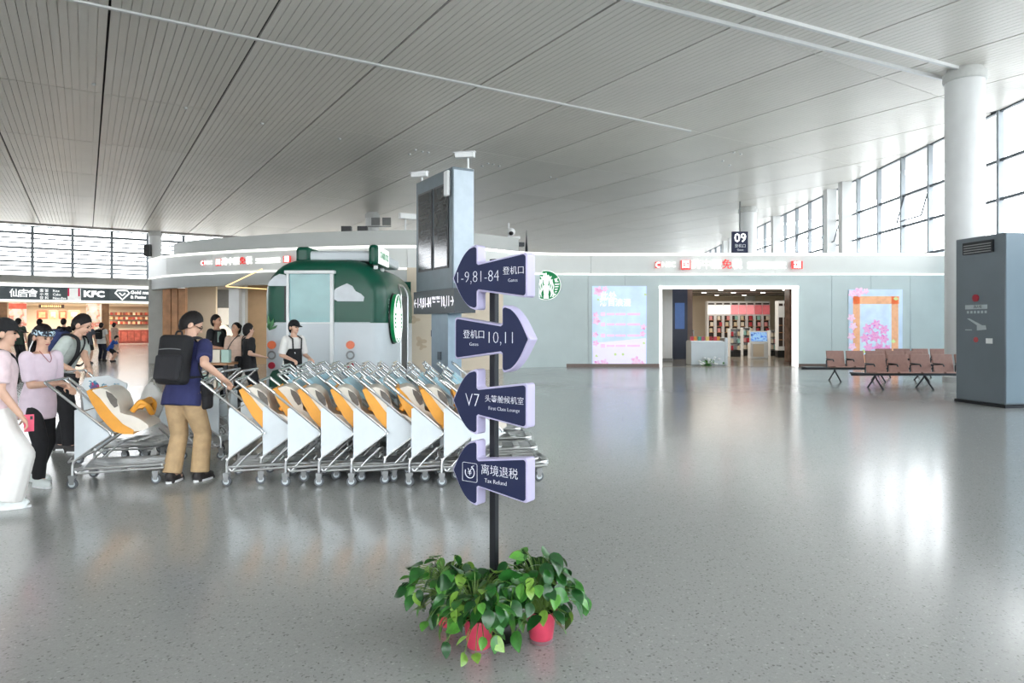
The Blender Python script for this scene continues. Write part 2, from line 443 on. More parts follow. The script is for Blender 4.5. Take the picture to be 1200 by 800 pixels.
# soffit over the left-hand shop; flat roof added so no light leaks in
soff = MB(); A = PATH[:25]; B = offs(A, 3.2)
sweep(soff, A, [(.02, 3.05), (.02, 3.49), (.3, 3.49), (.3, 3.05)]); soff.build('bulkhead', M_['parapet'], fas)
roof = MB(); back = [V(16.75, 42, 0), V(-15, 42, 0)]
poly = [(p.x, p.y) for p in offs(PATH, .1)] + [(p.x, p.y) for p in back]
roof.prism(poly, 4.22, 4.3, 'xy'); roof.build('shop_roof', M_['parapet'], fas)
cl = MB(); cl.prism(poly, 3.35, 3.42, 'xy'); cl.build('shop_ceiling', mat('shop_ceiling', (226, 220, 210), .5), fas)
# walls under the fascia
wall_parts = struct('wall_back', label='pale green shop wall under the fascia')
def wallseg(i0, i1, m, z0=0.0, z1=3.5, t=.25, name='wall_panel', d=0.03):
    return sweep(MB(), PATH[i0:i1], [(d, z0), (d, z1), (d + t, z1), (d + t, z0)]).build(name, m, wall_parts)
wallseg(22, 34, M_['cream']); wallseg(33, 42, M_['mint'])
DX0, DX1, DZ = 5.69, 10.80, 2.98
def flat(x0, x1, z0, z1, m, name, y0=26.03, y1=26.3): return MB().span((x0, y0, z0), (x1, y1, z1)).build(name, m, wall_parts)
edges = [1.2, 2.9, 4.3, DX0]
for a, b in zip(edges, edges[1:]): flat(a + .006, b - .006, 0, 3.5, M_['mint'], 'wall_panel')
flat(DX0, DX1, DZ, 3.5, M_['mint'], 'wall_panel')
edges = [DX1, 12.2, 13.7, 15.2, 16.72]
for a, b in zip(edges, edges[1:]): flat(a + .006, b - .006, 0, 3.5, M_['mint'], 'wall_panel', 26.05)
MB().span((.9, 25.98, 0), (DX0 - .02, 26.03, .12)).build('baseboard_back', M_['brown'], kind='structure')
MB().span((DX1 + .02, 25.99, 0), (16.72, 26.05, .12)).build('baseboard_far', M_['brown'], kind='structure')
MB().span((16.55, 26.2, 0), (16.75, 42, 4.3)).build('wall_right', M_['mint'], kind='structure')
d1 = struct('door_1', label='white framed shop doorway')
MB().span((DX0 - .08, 25.94, 0), (DX0 + .02, 26.32, DZ + .1)).build('jamb', M_['strip_low'], d1)
MB().span((DX1 - .02, 25.94, 0), (DX1 + .08, 26.32, DZ + .1)).build('jamb', M_['strip_low'], d1)
MB().span((DX0 - .1, 25.94, DZ), (DX1 + .1, 26.32, DZ + .1)).build('lintel', M_['strip_low'], d1)
# duty free interior shell
MB().span((.5, 41.6, 0), (16.6, 41.8, 3.4)).build('wall_rear', M_['cream'], kind='structure')
MB().span((4.6, 26.3, 0), (4.75, 41.6, 3.4)).build('wall_partition', M_['cream'], kind='structure')
MB().span((-13.8, 36, 0), (4.6, 36.2, 3.4)).build('wall_rear_left', M_['cream'], kind='structure')
shopfl = mat('shop_floor', (150, 142, 130), .15, 0, .05, 3)
MB().span((4.75, 26.0, 0), (16.3, 41.6, .012)).build('floor_shop', shopfl, kind='structure')
# interior ceiling lamps
lampm = MB().lathe([(.12, 0), (.12, -.03), (0.02, -.03)], n=12).mesh('downlight'); lampm.materials.append(M_['lampw'])
shopl = struct('trim_2', label='rows of round downlights in the shop ceiling')
for x in (5.6, 7.2, 8.8, 10.4, 12.0, 13.6):
    for yy in (28, 31, 34, 37, 40): link('downlight', lampm, None, shopl).location = (x, yy, 3.35)
for x in (-12, -10, -8):
    for yy in (28.5, 31, 34): link('downlight', lampm, None, shopl).location = (x, yy, 3.35)
for (x, y, s, e) in ((9.5, 34.5, 8, 300), (-9.5, 30.5, 4, 260)):
    ld = bpy.data.lights.new('shop_lighting', 'AREA'); ld.shape = 'SQUARE'; ld.size = s; ld.energy = e; ld.color = (1, .93, .84)
    lo = bpy.data.objects.new('shop_lighting', ld); COL.objects.link(lo); lo.location = (x, y, 3.30)
mb = MB()
for k in range(7): mb.span((4.8, 27 + 2 * k, 3.3), (16.2, 27.12 + 2 * k, 3.35))
mb.build('ceiling_groove', M_['blackm'], shopl)

# ---- food hall wall (parallel to the ceiling joints)
def fs(px):  # distance along the wall seen at column px
    k = (px - 600) / F
    return (k * F0.y - F0.x) / (fu.x - k * fu.y)
def fz(px, py):
    Y = F0.y + fu.y * fs(px); return EYE + (HOR - py) * Y / F
hall = struct('wall_food_hall', (F0.x, F0.y, 0), fang, 'food hall wall with louvred clerestory windows')
MB().span((SA, -.25, 4.75), (SB, .4, 5.2)).build('ledge', M_['concrete'], hall)
MB().span((SA, -.2, 4.2), (SB, .5, 4.75)).build('soffit_block', M_['concrete'], hall)
MB().span((SA, -.35, 4.38), (SB, -.2, 4.62)).build('light_strip', M_['strip'], hall)
MB().span((SA, -.35, 3.28), (SB, -.2, 3.42)).build('light_strip', M_['strip'], hall)
MB().span((SA, -.32, 3.42), (SB, .3, 4.38)).build('sign_band', mat('sign_band_slate', (92, 104, 108), .4), hall)
MB().span((SA, 9, 0), (SB, 9.2, 4.75)).build('rear_wall', M_['cream'], hall)
MB().span((SA, -.1, 3.2), (SB, 9.1, 3.28)).build('stall_ceiling', M_['cream'], hall)
k = 0
joints = [fs(x) for x in (-150, -100, -50, -5, 38, 85, 131, 173, 215, 255, 295, 335, 375, 415, 455)]
for a, b in zip(joints, joints[1:]):
    k += 1; wn = struct('window_%d' % (200 + k), (F0.x, F0.y, 0), fang)
    MB().span((a - .1, -.1, 5.2), (a + .1, .15, ZC + .02)).build('mullion', M_['alu'], wn)
    for z0, z1 in ((5.2, 6.2), (6.2, 7.2), (7.2, 8.35), (8.35, ZC)):
        MB().span((a + .1, -.01, z0), (b - .1, .01, z1 - .06)).build('pane', M_['glass'], wn)
        MB().span((a, -.06, z1 - .06), (b, .06, z1 + .02)).build('transom', M_['alu_dark'], wn)
    for z in [5.2 + .34 * q for q in range(1, 10)]:
        MB().span((a + .1, .04, z - .045), (b - .1, .10, z + .055)).build('louvre', M_['alu_dark'], wn)
# ================================================================== arrow signpost
PX, PY = -0.093, 3.56
sp = thing('arrow_signpost', 'dark square signpost with four navy arrow boards rising from the red plant pots', 'signpost', (PX, PY, 0), R(-35))
MB().span((-.018, -.018, .02), (.018, .018, 1.96)).build('pole', M_['blackm'], sp, bevel=.003)
MB().lathe([(.14, 0), (.14, .01), (.135, .014), (.03, .022), (.03, .05)], n=36).build('base_plate', M_['blackm'], sp)
def arrow_outline(k=1.0, flip=1, inset=0.0):
    i = inset
    tip, tail = -.243 + i * 1.05, .229 - i
    pts = []
    def arc(c, r, a0, a1, n=4):
        for q in range(n + 1):
            a = R(a0 + (a1 - a0) * q / n); pts.append((c[0] + r * math.cos(a), c[1] + r * math.sin(a)))
    th, nh, hh = .110 - i, .069 - i, .168 - i * 1.2      # half heights: tail, neck, head
    xb = -.078 - i * .6
    r = .014
    arc((tail - r, -th + r), r, -90, 0); arc((tail - r, th - r), r, 0, 90)
    pts.append((xb + .012, nh + .003)); pts.append((xb, nh + .012))
    arc((xb - r, hh - r), r, 0, 100)
    for q in range(1, 8):                                # bulging head edge
        t = q / 8; x = xb - .03 + (tip - xb + .03) * t; z = hh * (1 - t) ** 1.0 + .028 * math.sin(math.pi * t)
        pts.append((x, z))
    arc((tip + .012, 0), .012, 140, 220, 4)
    for q in range(7, 0, -1):
        t = q / 8; x = xb - .03 + (tip - xb + .03) * t; z = hh * (1 - t) + .028 * math.sin(math.pi * t)
        pts.append((x, -z))
    arc((xb - r, -hh + r), r, 260, 360)
    pts.append((xb, -nh - .012)); pts.append((xb + .012, -nh - .003))
    return [(flip * x, z) for x, z in pts]
def board(z, flip, label):
    b = MB(); b.prism(arrow_outline(1, flip), -.095, -.024); o = b.build('arrow_board', M_['lav'], sp, bevel=.004, label=label); o.location = (.042, 0, z)
    f = MB(); f.prism(arrow_outline(1, flip, .010), -.099, -.09); f.build('board_face', M_['navy'], o)
    br = MB(); br.span((-.072, -.03, -.02), (-.012, .024, .02)); br.build('bracket', M_['blackm'], o)
    return o
def bt(s, b, x, z, size, sx=1.0, al='CENTER'):
    return text(s, 'lettering', M_['lett'], b, (x, -.100, z), size, ext=.0008, align=al, sx=sx, bold=-.0024 if size > .07 else -.0005)
b1 = board(1.862, 1, 'navy left-pointing arrow reading 1-9,81-84 Gates')
bt('1-9,81-84', b1, -.224, 0, .086, .87, 'LEFT'); bt('登机口', b1, .150, .022, .044); bt('Gates', b1, .146, -.024, .025)
b2 = board(1.548, -1, 'navy right-pointing arrow reading Gates 10,11')
bt('登机口', b2, -.098, .018, .048); bt('Gates', b2, -.098, -.030, .025); bt('10,11', b2, .072, .003, .088, .95)
b3 = board(1.222, 1, 'navy left-pointing arrow reading V7 First Class Lounge')
bt('V7', b3, -.108, .006, .098, .9); bt('头等舱候机室', b3, .092, .02, .040); bt('First Class Lounge', b3, .092, -.026, .026)
b4 = board(.857, 1, 'navy left-pointing arrow reading Tax Refund with a yen symbol')
bt('离境退税', b4, .062, .022, .058); bt('Tax Refund', b4, .04, -.030, .030)
ic = MB(); s_ = .048
ic.tube(fillet([(-.125 - s_, -.1, -s_), (-.125 + s_, -.1, -s_), (-.125 + s_, -.1, s_), (-.125 - s_, -.1, s_), (-.125 - s_, -.1, -s_ + .001)], .01), .0012, 5)
ic.tube([(-.125 + .030 * math.cos(R(a)), -.1, .030 * math.sin(R(a))) for a in range(70, -215, -15)], .0022, 5)
ic.tube([(-.102, -.1, .016), (-.113, -.1, .030), (-.098, -.1, .036)], .002, 5)
ic.build('refund_symbol', M_['lett'], b4); bt('¥', b4, -.125, 0, .05)

# ================================================================== potted pothos plants
potm = mat('red_plastic_pot', (204, 66, 92), .38, 0, .04, 20); soil = mat('potting_soil', (52, 42, 34), .9, bump=.6, scale=60)
film = mat('pot_grey_foot', (120, 96, 100), .4)
leafms = [mat('leaf_green_%d' % k, c, .3, 0, .28, 22, spec=.6) for k, c in enumerate([(56, 118, 44), (40, 98, 38), (84, 144, 56), (30, 78, 34), (122, 164, 66)])]
stemm = mat('plant_stem', (98, 130, 60), .5)
def leaf_mesh(L, W, droop, fold, m):
    mb = MB(); rows = [(0, .0), (.06, .52), (.22, .95), (.42, 1.0), (.62, .82), (.8, .5), (.93, .2), (1, .0)]; vs = []
    for t, w in rows:
        y = L * t * (1 - .18 * t * droop); z = -droop * L * .5 * t * t
        for sgn in (-1, -.5, 0, .5, 1):
            vs.append((sgn * w * W / 2, y - (.05 * L * abs(sgn) if t < .1 else 0), z + fold * abs(sgn) * w * W * .28 - (abs(sgn) == 1) * .06 * W * w))
    fs_ = []
    for i in range(len(rows) - 1):
        for k in range(4): fs_.append((i * 5 + k, i * 5 + k + 1, (i + 1) * 5 + k + 1, (i + 1) * 5 + k))
    mb.add(vs, fs_); me = mb.mesh('leaf', 180); me.materials.append(m); return me
rl = random.Random(11)
leafs = [leaf_mesh(.098 * f, .066 * f, d, fo, leafms[c]) for c, f, d, fo in ((0, 1, .5, .5), (1, 1, .7, .3), (2, .9, .4, .6), (3, 1.05, .6, .4), (0, .8, .3, .5), (1, 1.1, .9, .4), (4, .85, .5, .5), (3, .9, .5, .3))]
def pothos(x, y, label, spread, height, seed, nleaf=84, skew=(0, 0), trail=()):
    r = random.Random(seed)
    p = thing('potted_pothos', label, 'potted plant', (x, y, 0), r.uniform(0, .5), 'green pothos plants around the signpost')
    MB().lathe([(.054, .004), (.056, .0), (.058, .018), (.060, .02), (.076, .145), (.082, .147), (.082, .165), (.077, .165), (.073, .14), (.0, .138)], n=28).build('pot', potm, p)
    MB().lathe([(.0585, .002), (.060, .004), (.0602, .016), (.0585, .018)], n=28).build('pot_foot', film, p)
    MB().lathe([(.073, .139), (.06, .148), (.02, .152), (.0, .152)], n=20).build('soil', soil, p)
    stems = MB()
    for k in range(nleaf):
        a = r.uniform(0, 2 * math.pi); u = r.random() ** .6; lay = r.random()
        rad = spread * (.25 + .75 * u) * (1 + .15 * math.cos(a * 2)); z = .17 + height * math.sqrt(max(0, 1 - (rad / (spread * 1.12)) ** 2)) * (.45 + .55 * lay)
        if k in trail or r.random() < .07: z = .06 + .1 * lay; rad = spread * (.75 + .25 * u)
        if k % 6 == 0: rad = .09 + .07 * u; z = .12 + .09 * lay
        q = V(rad * math.cos(a) + skew[0] * z, rad * math.sin(a) + skew[1] * z, z)
        base = V(.03 * math.cos(a + .5), .03 * math.sin(a + .5), .15); mid = V(q.x * .45, q.y * .45, max(q.z, .17) * .9 + .05)
        stems.tube([base * (1 - t) ** 2 + mid * 2 * t * (1 - t) + q * t * t for t in (0, .25, .5, .75, 1)], .0022, 5)
        o = link('leaf', leafs[r.randrange(len(leafs))], None, p)
        yaw = a - math.pi / 2 + r.gauss(0, .7); pitch = r.gauss(-.25, .45) - .5 * u
        o.matrix_local = Matrix.Translation(q) @ Matrix.Rotation(yaw, 4, 'Z') @ Matrix.Rotation(pitch, 4, 'X') @ Matrix.Rotation(r.gauss(0, .5), 4, 'Y') @ Matrix.Scale(r.uniform(.7, 1.15), 4)
    stems.build('stem', stemm, p, kind='stuff')
    return p
pothos(-.335, 3.66, 'bushy green pothos in the red pot farthest from the other two pots', .20, .21, 3, 150, (-.05, .0))
pothos(-.165, 3.41, 'trailing green pothos in the front red pot of the three', .21, .21, 5, 160, (.12, .02), trail=(1, 2, 3, 4, 5, 6))
pothos(.150, 3.50, 'tallest green pothos in the red pot under the board tails', .215, .29, 9, 185, (-.02, .1))

# ================================================================== flight information tower
fd = V(-.5, .865, 0).normalized()
ft = thing('flight_information_tower', 'tall grey flight display tower with two dark screens behind the trolleys', 'display tower', (-.83 * 1.16, 9.5 * 1.16, EYE * (1 - 1.16)), math.atan2(fd.y, fd.x)); ft.scale = (1.16,) * 3
TZ0 = EYE * .16 / 1.16
# local x runs along the screen face away from the viewer, local y = left of it (screen side is +y)
slate = mat('tower_slate', (96, 108, 114), .4, .3); slated = mat('tower_slate_dark', (78, 90, 98), .4, .3)
MB().span((0, -.34, 2.12), (1.33, 0, 3.82)).build('housing', slate, ft, bevel=.01)
MB().span((-.006, -.33, 2.2), (.0, -.02, 3.78)).build('end_panel', mat('tower_end', (160, 172, 180), .35, .3), ft)
scr = mat('screen_dark', (60, 64, 66), .12, 0, .25, 6)
for a, b in ((.12, .62), (.68, 1.22)):
    o = MB().span((a, 0, 2.42), (b, .012, 3.62)).build('screen_frame', M_['black'], ft)
    MB().span((a + .03, .012, 2.45), (b - .03, .016, 3.59)).build('screen', scr, o)
    mb = MB()
    for z in [2.52 + .05 * q for q in range(20)]: mb.span((a + .05, .016, z), (b - .05 - random.random() * .15, .0165, z + .012))
    mb.build('timetable_lines', mat('screen_text_grey', (70, 74, 76), .14), o)
sgn = MB().span((-.12, -.3, 2.1 - .32), (1.36, .03, 2.12)).build('direction_sign', mat('sign_charcoal', (44, 52, 58), .4), ft)
gl = mat('sign_letter_glow', (250, 246, 255), .4, emit=.8)
def ftx(s, x, z, size, sx=1.0): return text(s, 'lettering', gl, sgn, (x, .034, z), size, rot=(R(90), 0, R(180)), ext=.001, sx=sx)
ftx('←1-9,81-84', 1.0, 1.94, .215, .66); ftx('登机口', .56, 2.0, .05); ftx('Gates', .56, 1.95, .04); ftx('登机口', .40, 2.0, .05); ftx('Gates', .40, 1.95, .04); ftx('10,11→', .10, 1.94, .215, .66)
MB().span((.28, -.28, TZ0), (.88, -.06, 1.79)).build('post', mat('tower_post', (132, 150, 162), .35, .3), ft, bevel=.01)
MB().span((.1, -.4, TZ0), (1.05, .06, TZ0 + .03)).build('foot_plate', slated, ft)
MB().span((.5, -.06, 1.1), (.62, -.045, 1.22)).build('lock_plate', slated, ft)
MB().span((.06, .0, 3.42), (.2, .05, 3.78)).build('radio_box', M_['white'], ft, bevel=.02)
def cctv(label, p, yaw, s=1.0, boom=.12):
    c = thing('security_camera', label, 'camera', p, yaw)
    MB().lathe([(.05 * s, 0), (.05 * s, .01), (.015 * s, .012), (.015 * s, boom * s)], n=12).build('mount', M_['white'], c)
    MB().box((0, .05 * s, boom * s + .05 * s), (.09 * s, .30 * s, .08 * s)).build('housing', M_['white'], c, bevel=.012)
    MB().box((0, .06 * s, boom * s + .095 * s), (.10 * s, .34 * s, .012 * s)).build('sun_shield', M_['white'], c)
    MB().lathe([(.028 * s, .2 * s), (.028 * s, .212 * s), (.0, .213 * s)], (0, 0, boom * s + .05 * s), 12, 'y').build('lens', M_['black'], c)
    return c
tp = lambda x, y: ft.matrix_basis @ V(x, y, 0)
q = (V(-.83, 9.5, 0) + fd * .05 + V(fd.y, -fd.x, 0) * .27) * 1.16
cctv('white security camera highest on the display tower top', (q.x, q.y, EYE + 2.2 * 1.16), R(75), 1.1, .16)
q = (V(-.83, 9.5, 0) + fd * 1.28 + V(fd.y, -fd.x, 0) * .08) * 1.16
cctv('white security camera on the far end of the display tower', (q.x, q.y, EYE + 2.2 * 1.16), R(70), 1.05, .1)

# ================================================================== baggage trolleys
panelm = mat('trolley_panel_white', (214, 222, 226), .35, 0, .02, 8)
shell = mat('seat_cream', (226, 218, 204), .4, 0, .03, 10); orange = mat('seat_orange', (232, 160, 52), .45, 0, .05, 10)
padm = mat('seat_grey_mesh', (110, 104, 98), .8, 0, .1, 60); blue = mat('board_light_blue', (172, 214, 228), .35, 0, .06, 8)
HW = .27
def cart_meshes():
    d = {}
    fr = MB()
    for s in (-HW, HW):
        fr.tube(fillet([(-.22, s, 1.0), (.325, s, .525), (-.035, s, .265), (-.035, s, .12)], .05), .0125, 8)
        fr.tube(fillet([(-.02, s, .2), (.0, s, .15), (.78, s * .8, .165)], .02), .0125, 8)
        fr.tube(fillet([(.02, s, .15), (.13, s, .27), (.25, s, .38)], .03), .0105, 8)
        if s > 0: fr.tube(fillet([(-.1, s * .92, .3), (-.12, s * .92, .6), (-.16, s * .92, .95)], .05), .009, 6)
    fr.tube([(-.035, -HW, .27), (-.035, HW, .27)], .011, 8); fr.tube([(.325, -HW, .52), (.325, HW, .52)], .011, 8)
    fr.tube(fillet([(-.06, -HW * .8, .3), (-.1, -HW * .8, .25), (-.1, HW * .8, .25), (-.06, HW * .8, .3)], .03), .008, 6)
    for z, x in ((.36, .05), (.45, .11), (.62, .14), (.75, .02)): fr.tube([(x, -HW, z), (x, HW, z)], .006, 6)
    d['frame'] = (fr.mesh('frame'), M_['steel'])
    h = MB(); h.tube(fillet([(-.14, -HW, .935), (-.24, -HW, 1.02), (-.28, -HW, 1.055), (-.28, HW, 1.055), (-.24, HW, 1.02), (-.14, HW, .935)], .05, 5), .0155, 10)
    d['handle'] = (h.mesh('handle'), M_['chrome'])
    pl = MB(); pl.tube(fillet([(-.02, -HW, .19), (.72, -HW * .86, .2), (.80, -HW * .6, .2), (.80, HW * .6, .2), (.72, HW * .86, .2), (-.02, HW, .19)], .07, 5), .016, 8)
    pl.span((.74, -HW * .55, .165), (.81, HW * .55, .215))
    for k in range(7): y = -HW * .75 + k * HW * .25; pl.span((.0, y - .014, .188), (.77, y + .014, .2))
    for x in (.2, .45): pl.span((x, -HW * .9, .176), (x + .03, HW * .9, .188))
    d['platform'] = (pl.mesh('platform'), M_['steel'])
    sp_ = MB()
    d['side_panel'] = (MB().prism([(-.015, .775), (-.015, .285), (.02, .31), (.285, .50), (.298, .525), (.285, .545), (.01, .785)], -.004, .004).mesh('side_panel'), panelm)
    wh = MB(); wh.lathe([(.020, -.014), (.044, -.014), (.05, -.009), (.05, .009), (.044, .014), (.020, .014)], (0, 0, .05), 18, 'y')
    d['wheel'] = (wh.mesh('wheel'), M_['rubber'])
    hb = MB(); hb.lathe([(.0, -.019), (.03, -.017), (.032, .017), (.0, .019)], (0, 0, .05), 14, 'y'); d['hub'] = (hb.mesh('hub'), M_['pale'])
    fk = MB()
    for s in (-1, 1): fk.prism([(-.018, .045), (.018, .045), (.03, .12), (-.03, .12)], s * .022 - .003, s * .022 + .003)
    fk.span((-.03, -.026, .11), (.03, .026, .135)); d['fork'] = (fk.mesh('fork'), M_['grey'])
    # child seat
    def prof(mbx, P, w0, w1, n=1): mbx.prism(P, w0, w1)
    s1 = MB(); s1.prism([(.10, .93), (.13, .97), (.2, .985), (.26, .965), (.33, .90), (.365, .80), (.375, .735), (.42, .715), (.49, .70), (.56, .66), (.63, .605), (.635, .575), (.58, .545), (.49, .54), (.36, .60), (.26, .72), (.17, .86)], -.215, .215)
    d['child_seat'] = (s1.mesh('child_seat', 60), shell)
    s2 = MB(); s2.prism([(.07, .955), (.105, .975), (.19, .885), (.30, .735), (.40, .62), (.5, .555), (.5, .515), (.40, .518), (.315, .55), (.205, .68), (.12, .83)], -.225, .225)
    d['seat_edge'] = (s2.mesh('seat_edge', 60), orange)
    s3 = MB()
    for s in (-1,): s3.prism([(.245, .955), (.30, .925), (.345, .87), (.355, .80), (.325, .785), (.29, .83), (.255, .90)], s * .217 - .005, s * .217 + .005)
    d['seat_pad'] = (s3.mesh('seat_pad'), padm)
    s4 = MB(); s4.tube(fillet([(.46, -.13, .735), (.54, -.14, .84), (.60, -.12, .79), (.61, -.02, .70), (.61, .02, .70), (.60, .12, .79), (.54, .14, .84), (.46, .13, .735)], .05), .028, 8)
    s4.prism([(.47, .73), (.53, .84), (.56, .855), (.60, .80), (.57, .77), (.52, .765)], -.15, .15)
    d['guard_bar'] = (s4.mesh('guard_bar', 60), orange)
    bd = MB(); bd.prism([(-.2, .985), (-.165, 1.0), (.10, .775), (.065, .76)], -.2, .2)
    d['ad_board'] = (bd.mesh('ad_board'), blue)
    for k, (me, m) in d.items(): me.materials.append(m)
    return d
CM = cart_meshes()
def cart(label, x, y, th, group=None, seat=False, boards='blue', full=True, z=0):
    t = thing('baggage_trolley', label, 'trolley', (x, y, z), R(th), group)
    link('frame', CM['frame'][0], None, t); link('handle', CM['handle'][0], None, t); link('platform', CM['platform'][0], None, t)
    for s in ((-HW - .004, HW + .004) if full else (-HW - .004,)): link('side_panel', CM['side_panel'][0], None, t).location = (0, s, 0)
    for (wx, wy) in ((-.035, -HW), (-.035, HW), (.70, -HW * .7), (.70, HW * .7)):
        c = link('caster_wheel', CM['wheel'][0], None, t); c.location = (wx, wy, 0)
        if full:
            c.rotation_euler = (0, 0, random.uniform(-.5, .5))
            link('hub', CM['hub'][0], None, c); link('fork', CM['fork'][0], None, c)
    if seat:
        st = link('child_seat', CM['child_seat'][0], None, t, label='cream child seat with orange rim')
        for k in ('seat_edge', 'seat_pad', 'guard_bar'): link(k, CM[k][0], None, st)
    elif boards == 'blue': link('ad_board', CM['ad_board'][0], None, t, label='light blue advertising board')
    return t
ORD = 'first second third fourth fifth sixth seventh eighth ninth tenth eleventh twelfth thirteenth fourteenth fifteenth sixteenth'.split()
for k, px in enumerate((262, 302, 331, 370, 408, 447, 476, 514, 546)):
    Y = 6.84 + (.10 if k in (1, 5) else 0) + (0.03 if k == 8 else 0)
    cart('%s front-row trolley counted from the khaki-trousered man, white side panel and child seat' % ORD[k], (px - 600) / F * Y + .02, Y + HW, 10, 'front row of nested trolleys', seat=(k != 8), boards='none')
rows = [(7.72, -2.37, 10, .205), (8.45, -2.62, 11, .205), (9.18, -2.85, 11, .215), (9.85, -2.75, 11, .215)]
LB = ['%s silver trolley from the khaki-trousered man in the row right behind the child seats', '%s silver trolley from the shop side in the second row behind the child seats',
      '%s silver trolley from the shop side in the third row behind the child seats', '%s silver trolley from the shop side in the rearmost row near the trailer']
for q, (Y, x0, nn, pt) in enumerate(rows):
    for k in range(nn):
        cart(LB[q] % ORD[k], x0 + k * pt, Y + HW + random.uniform(-.04, .04), 5 + random.uniform(-2, 2), 'nested trolleys in rear row %d' % (q + 1), boards='blue' if (q == 0 or (q == 1 and k % 2 == 0)) else 'none', full=False)
# last trolley of the front row, seen past the signpost, its platform towards the viewer's right
cart('trolley at the far end of the front row, half hidden behind the signpost', -.50, 7.35, 6, boards='none')
# lone trolley pushed by the girl
cart('lone silver trolley with cream and orange child seat pushed by the girl', (86 - 600) / F * 6.72 - .03, 6.72 + HW, 12, seat=True)
# trolley behind it with a white printed board
t = cart('trolley with a white printed board held by the man with navy backpack', -5.0, 8.2, 2, boards='none')
wb = MB().prism([(-.02, .86), (.04, 1.0), (.30, 1.03), (.52, .93), (.50, .80), (.16, .70)], -.29, -.27).build('printed_board', mat('board_white', (222, 228, 230), .4), t, label='white board with a colourful round logo')
lg = MB().ell((.15, -.292, .9), (.055, .004, .055)); lg.build('print_spot', ramp_mat('logo_colours', [(.3, (40, 150, 190)), (.5, (70, 60, 130)), (.62, (220, 50, 90)), (.75, (30, 90, 170))], 14), wb)
text('35', 'lettering', mat('print_teal', (40, 140, 170), .5), wb, (.13, -.294, .93), .1, ext=.001)
text('在一起', 'lettering', MATS['print_teal'], wb, (.33, -.294, .9), .07, ext=.001)
# trolleys parked the other way behind the man
for k in range(3):
    cart('%s low trolley parked behind the khaki-trousered man, platform towards the girl' % ORD[k], -3.98 + k * .22, 8.45 + k * .02, 180, 'trolleys parked facing the girl', boards='none')
# ================================================================== coffee trailer
TXC, TW, TY, TL = -3.88, 1.27, 14.0, 4.2          # centre x, half width, front y, length
tr = thing('coffee_trailer', 'rounded green and white coffee trailer parked behind the trolleys', 'trailer', (TXC, TY, 0))
def trail_ring(y, inset, z0, z1, top):
    w = TW - inset; pts = []
    if not top: pts = [(-w, z0), (-w, z1), (w, z1), (w, z0)]
    else:
        rr = .78 - inset * .3; zt = z1 - inset * .6
        pts.append((-w, z0))
        for q in range(9):
            a = R(180 - 90 * q / 8); pts.append((-w + rr + rr * math.cos(a), zt - rr * .95 + rr * .95 * math.sin(a)))
        for q in range(9):
            a = R(90 - 90 * q / 8); pts.append((w - rr + rr * math.cos(a), zt - rr * .95 + rr * .95 * math.sin(a)))
        pts.append((w, z0))
    return [(x, y, z) for x, z in pts]
def trail_shell(name, z0, z1, top, m):
    secs = [(0, .30), (.03, .19), (.10, .10), (.22, .035), (.40, 0), (TL - .4, 0), (TL - .2, .04), (TL - .05, .12), (TL, .26)]
    vs = []; fs_ = []; n = None
    for y, ins in secs:
        r = trail_ring(y, ins, z0, z1, top); n = len(r); vs += r
    for i in range(len(secs) - 1):
        for k in range(n):
            k2 = (k + 1) % n; fs_.append((i * n + k, i * n + k2, (i + 1) * n + k2, (i + 1) * n + k))
    fs_.append(tuple(range(n))); fs_.append(tuple(range(len(vs) - 1, len(vs) - 1 - n, -1)))
    return MB().add(vs, fs_).build(name, m, tr, ang=50)
trail_shell('upper_shell', 1.655, 2.98, True, M_['green']); trail_shell('lower_shell', .32, 1.65, False, M_['pale'])
MB().span((-1.1, .1, .16), (1.1, TL - .1, .34)).build('chassis', M_['blackm'], tr)
for x in (-1.05, 1.05): MB().lathe([(.1, -.1), (.3, -.1), (.34, -.06), (.34, .06), (.3, .1), (.1, .1)], (x, 2.2, .34), 24, 'x').build('wheel', M_['rubber'], tr)
MB().tube([(-.97, .0, 1.655), (.97, .0, 1.655)], .012, 6).build('waist_trim', M_['pale'], tr)
def tx(px, Y=TY): return (px - 600) / F * Y - TXC
def tz(py, Y=TY): return EYE + (HOR - py) * Y / F
fr = MB(); a, b, t_, bt_ = tx(339), tx(391), tz(318), tz(425)
fr.span((a - .03, -.10, bt_ + .35), (a + .02, .05, t_)); fr.span((b - .05, -.10, bt_), (b + .01, .05, t_)); fr.span((a - .06, -.14, t_ - .05), (b + .05, .05, t_ + .01)); fr.span((a, -.06, tz(378) - .02), (b, .0, tz(378) + .01))
fr.build('hatch_frame', M_['white'], tr)
MB().span((a + .02, -.05, tz(378)), (b - .05, -.03, t_ - .05)).build('hatch_pane', mat('teal_pane', (120, 168, 168), .15, 0, .12, 1.5), tr)
MB().span((a + .02, -.05, bt_), (b - .05, -.02, tz(378) - .02)).build('hatch_door', M_['pale'], tr)
MB().span((a - .10, -.012, 1.7), (a - .03, .02, t_ - .1)).build('hatch_gap', M_['black'], tr)
def cloud(pts, name='cloud_print', m=None):
    MB().prism([(tx(p), tz(q)) for p, q in pts], -.03, .0).build(name, m or mat('cloud_grey', (206, 212, 216), .4), tr)
cloud([(391, 350), (390, 343), (394, 338), (400, 335), (407, 332), (413, 335), (417, 341), (423, 344), (427, 348), (426, 353), (396, 353)])
cloud([(314, 335), (316, 330), (322, 324), (328, 321), (335, 322), (337, 335)])
cloud([(344, 331), (344, 326), (349, 329), (348, 332)], m=MATS['cloud_grey'])
lf = mat('print_leaf', (60, 120, 70), .5)
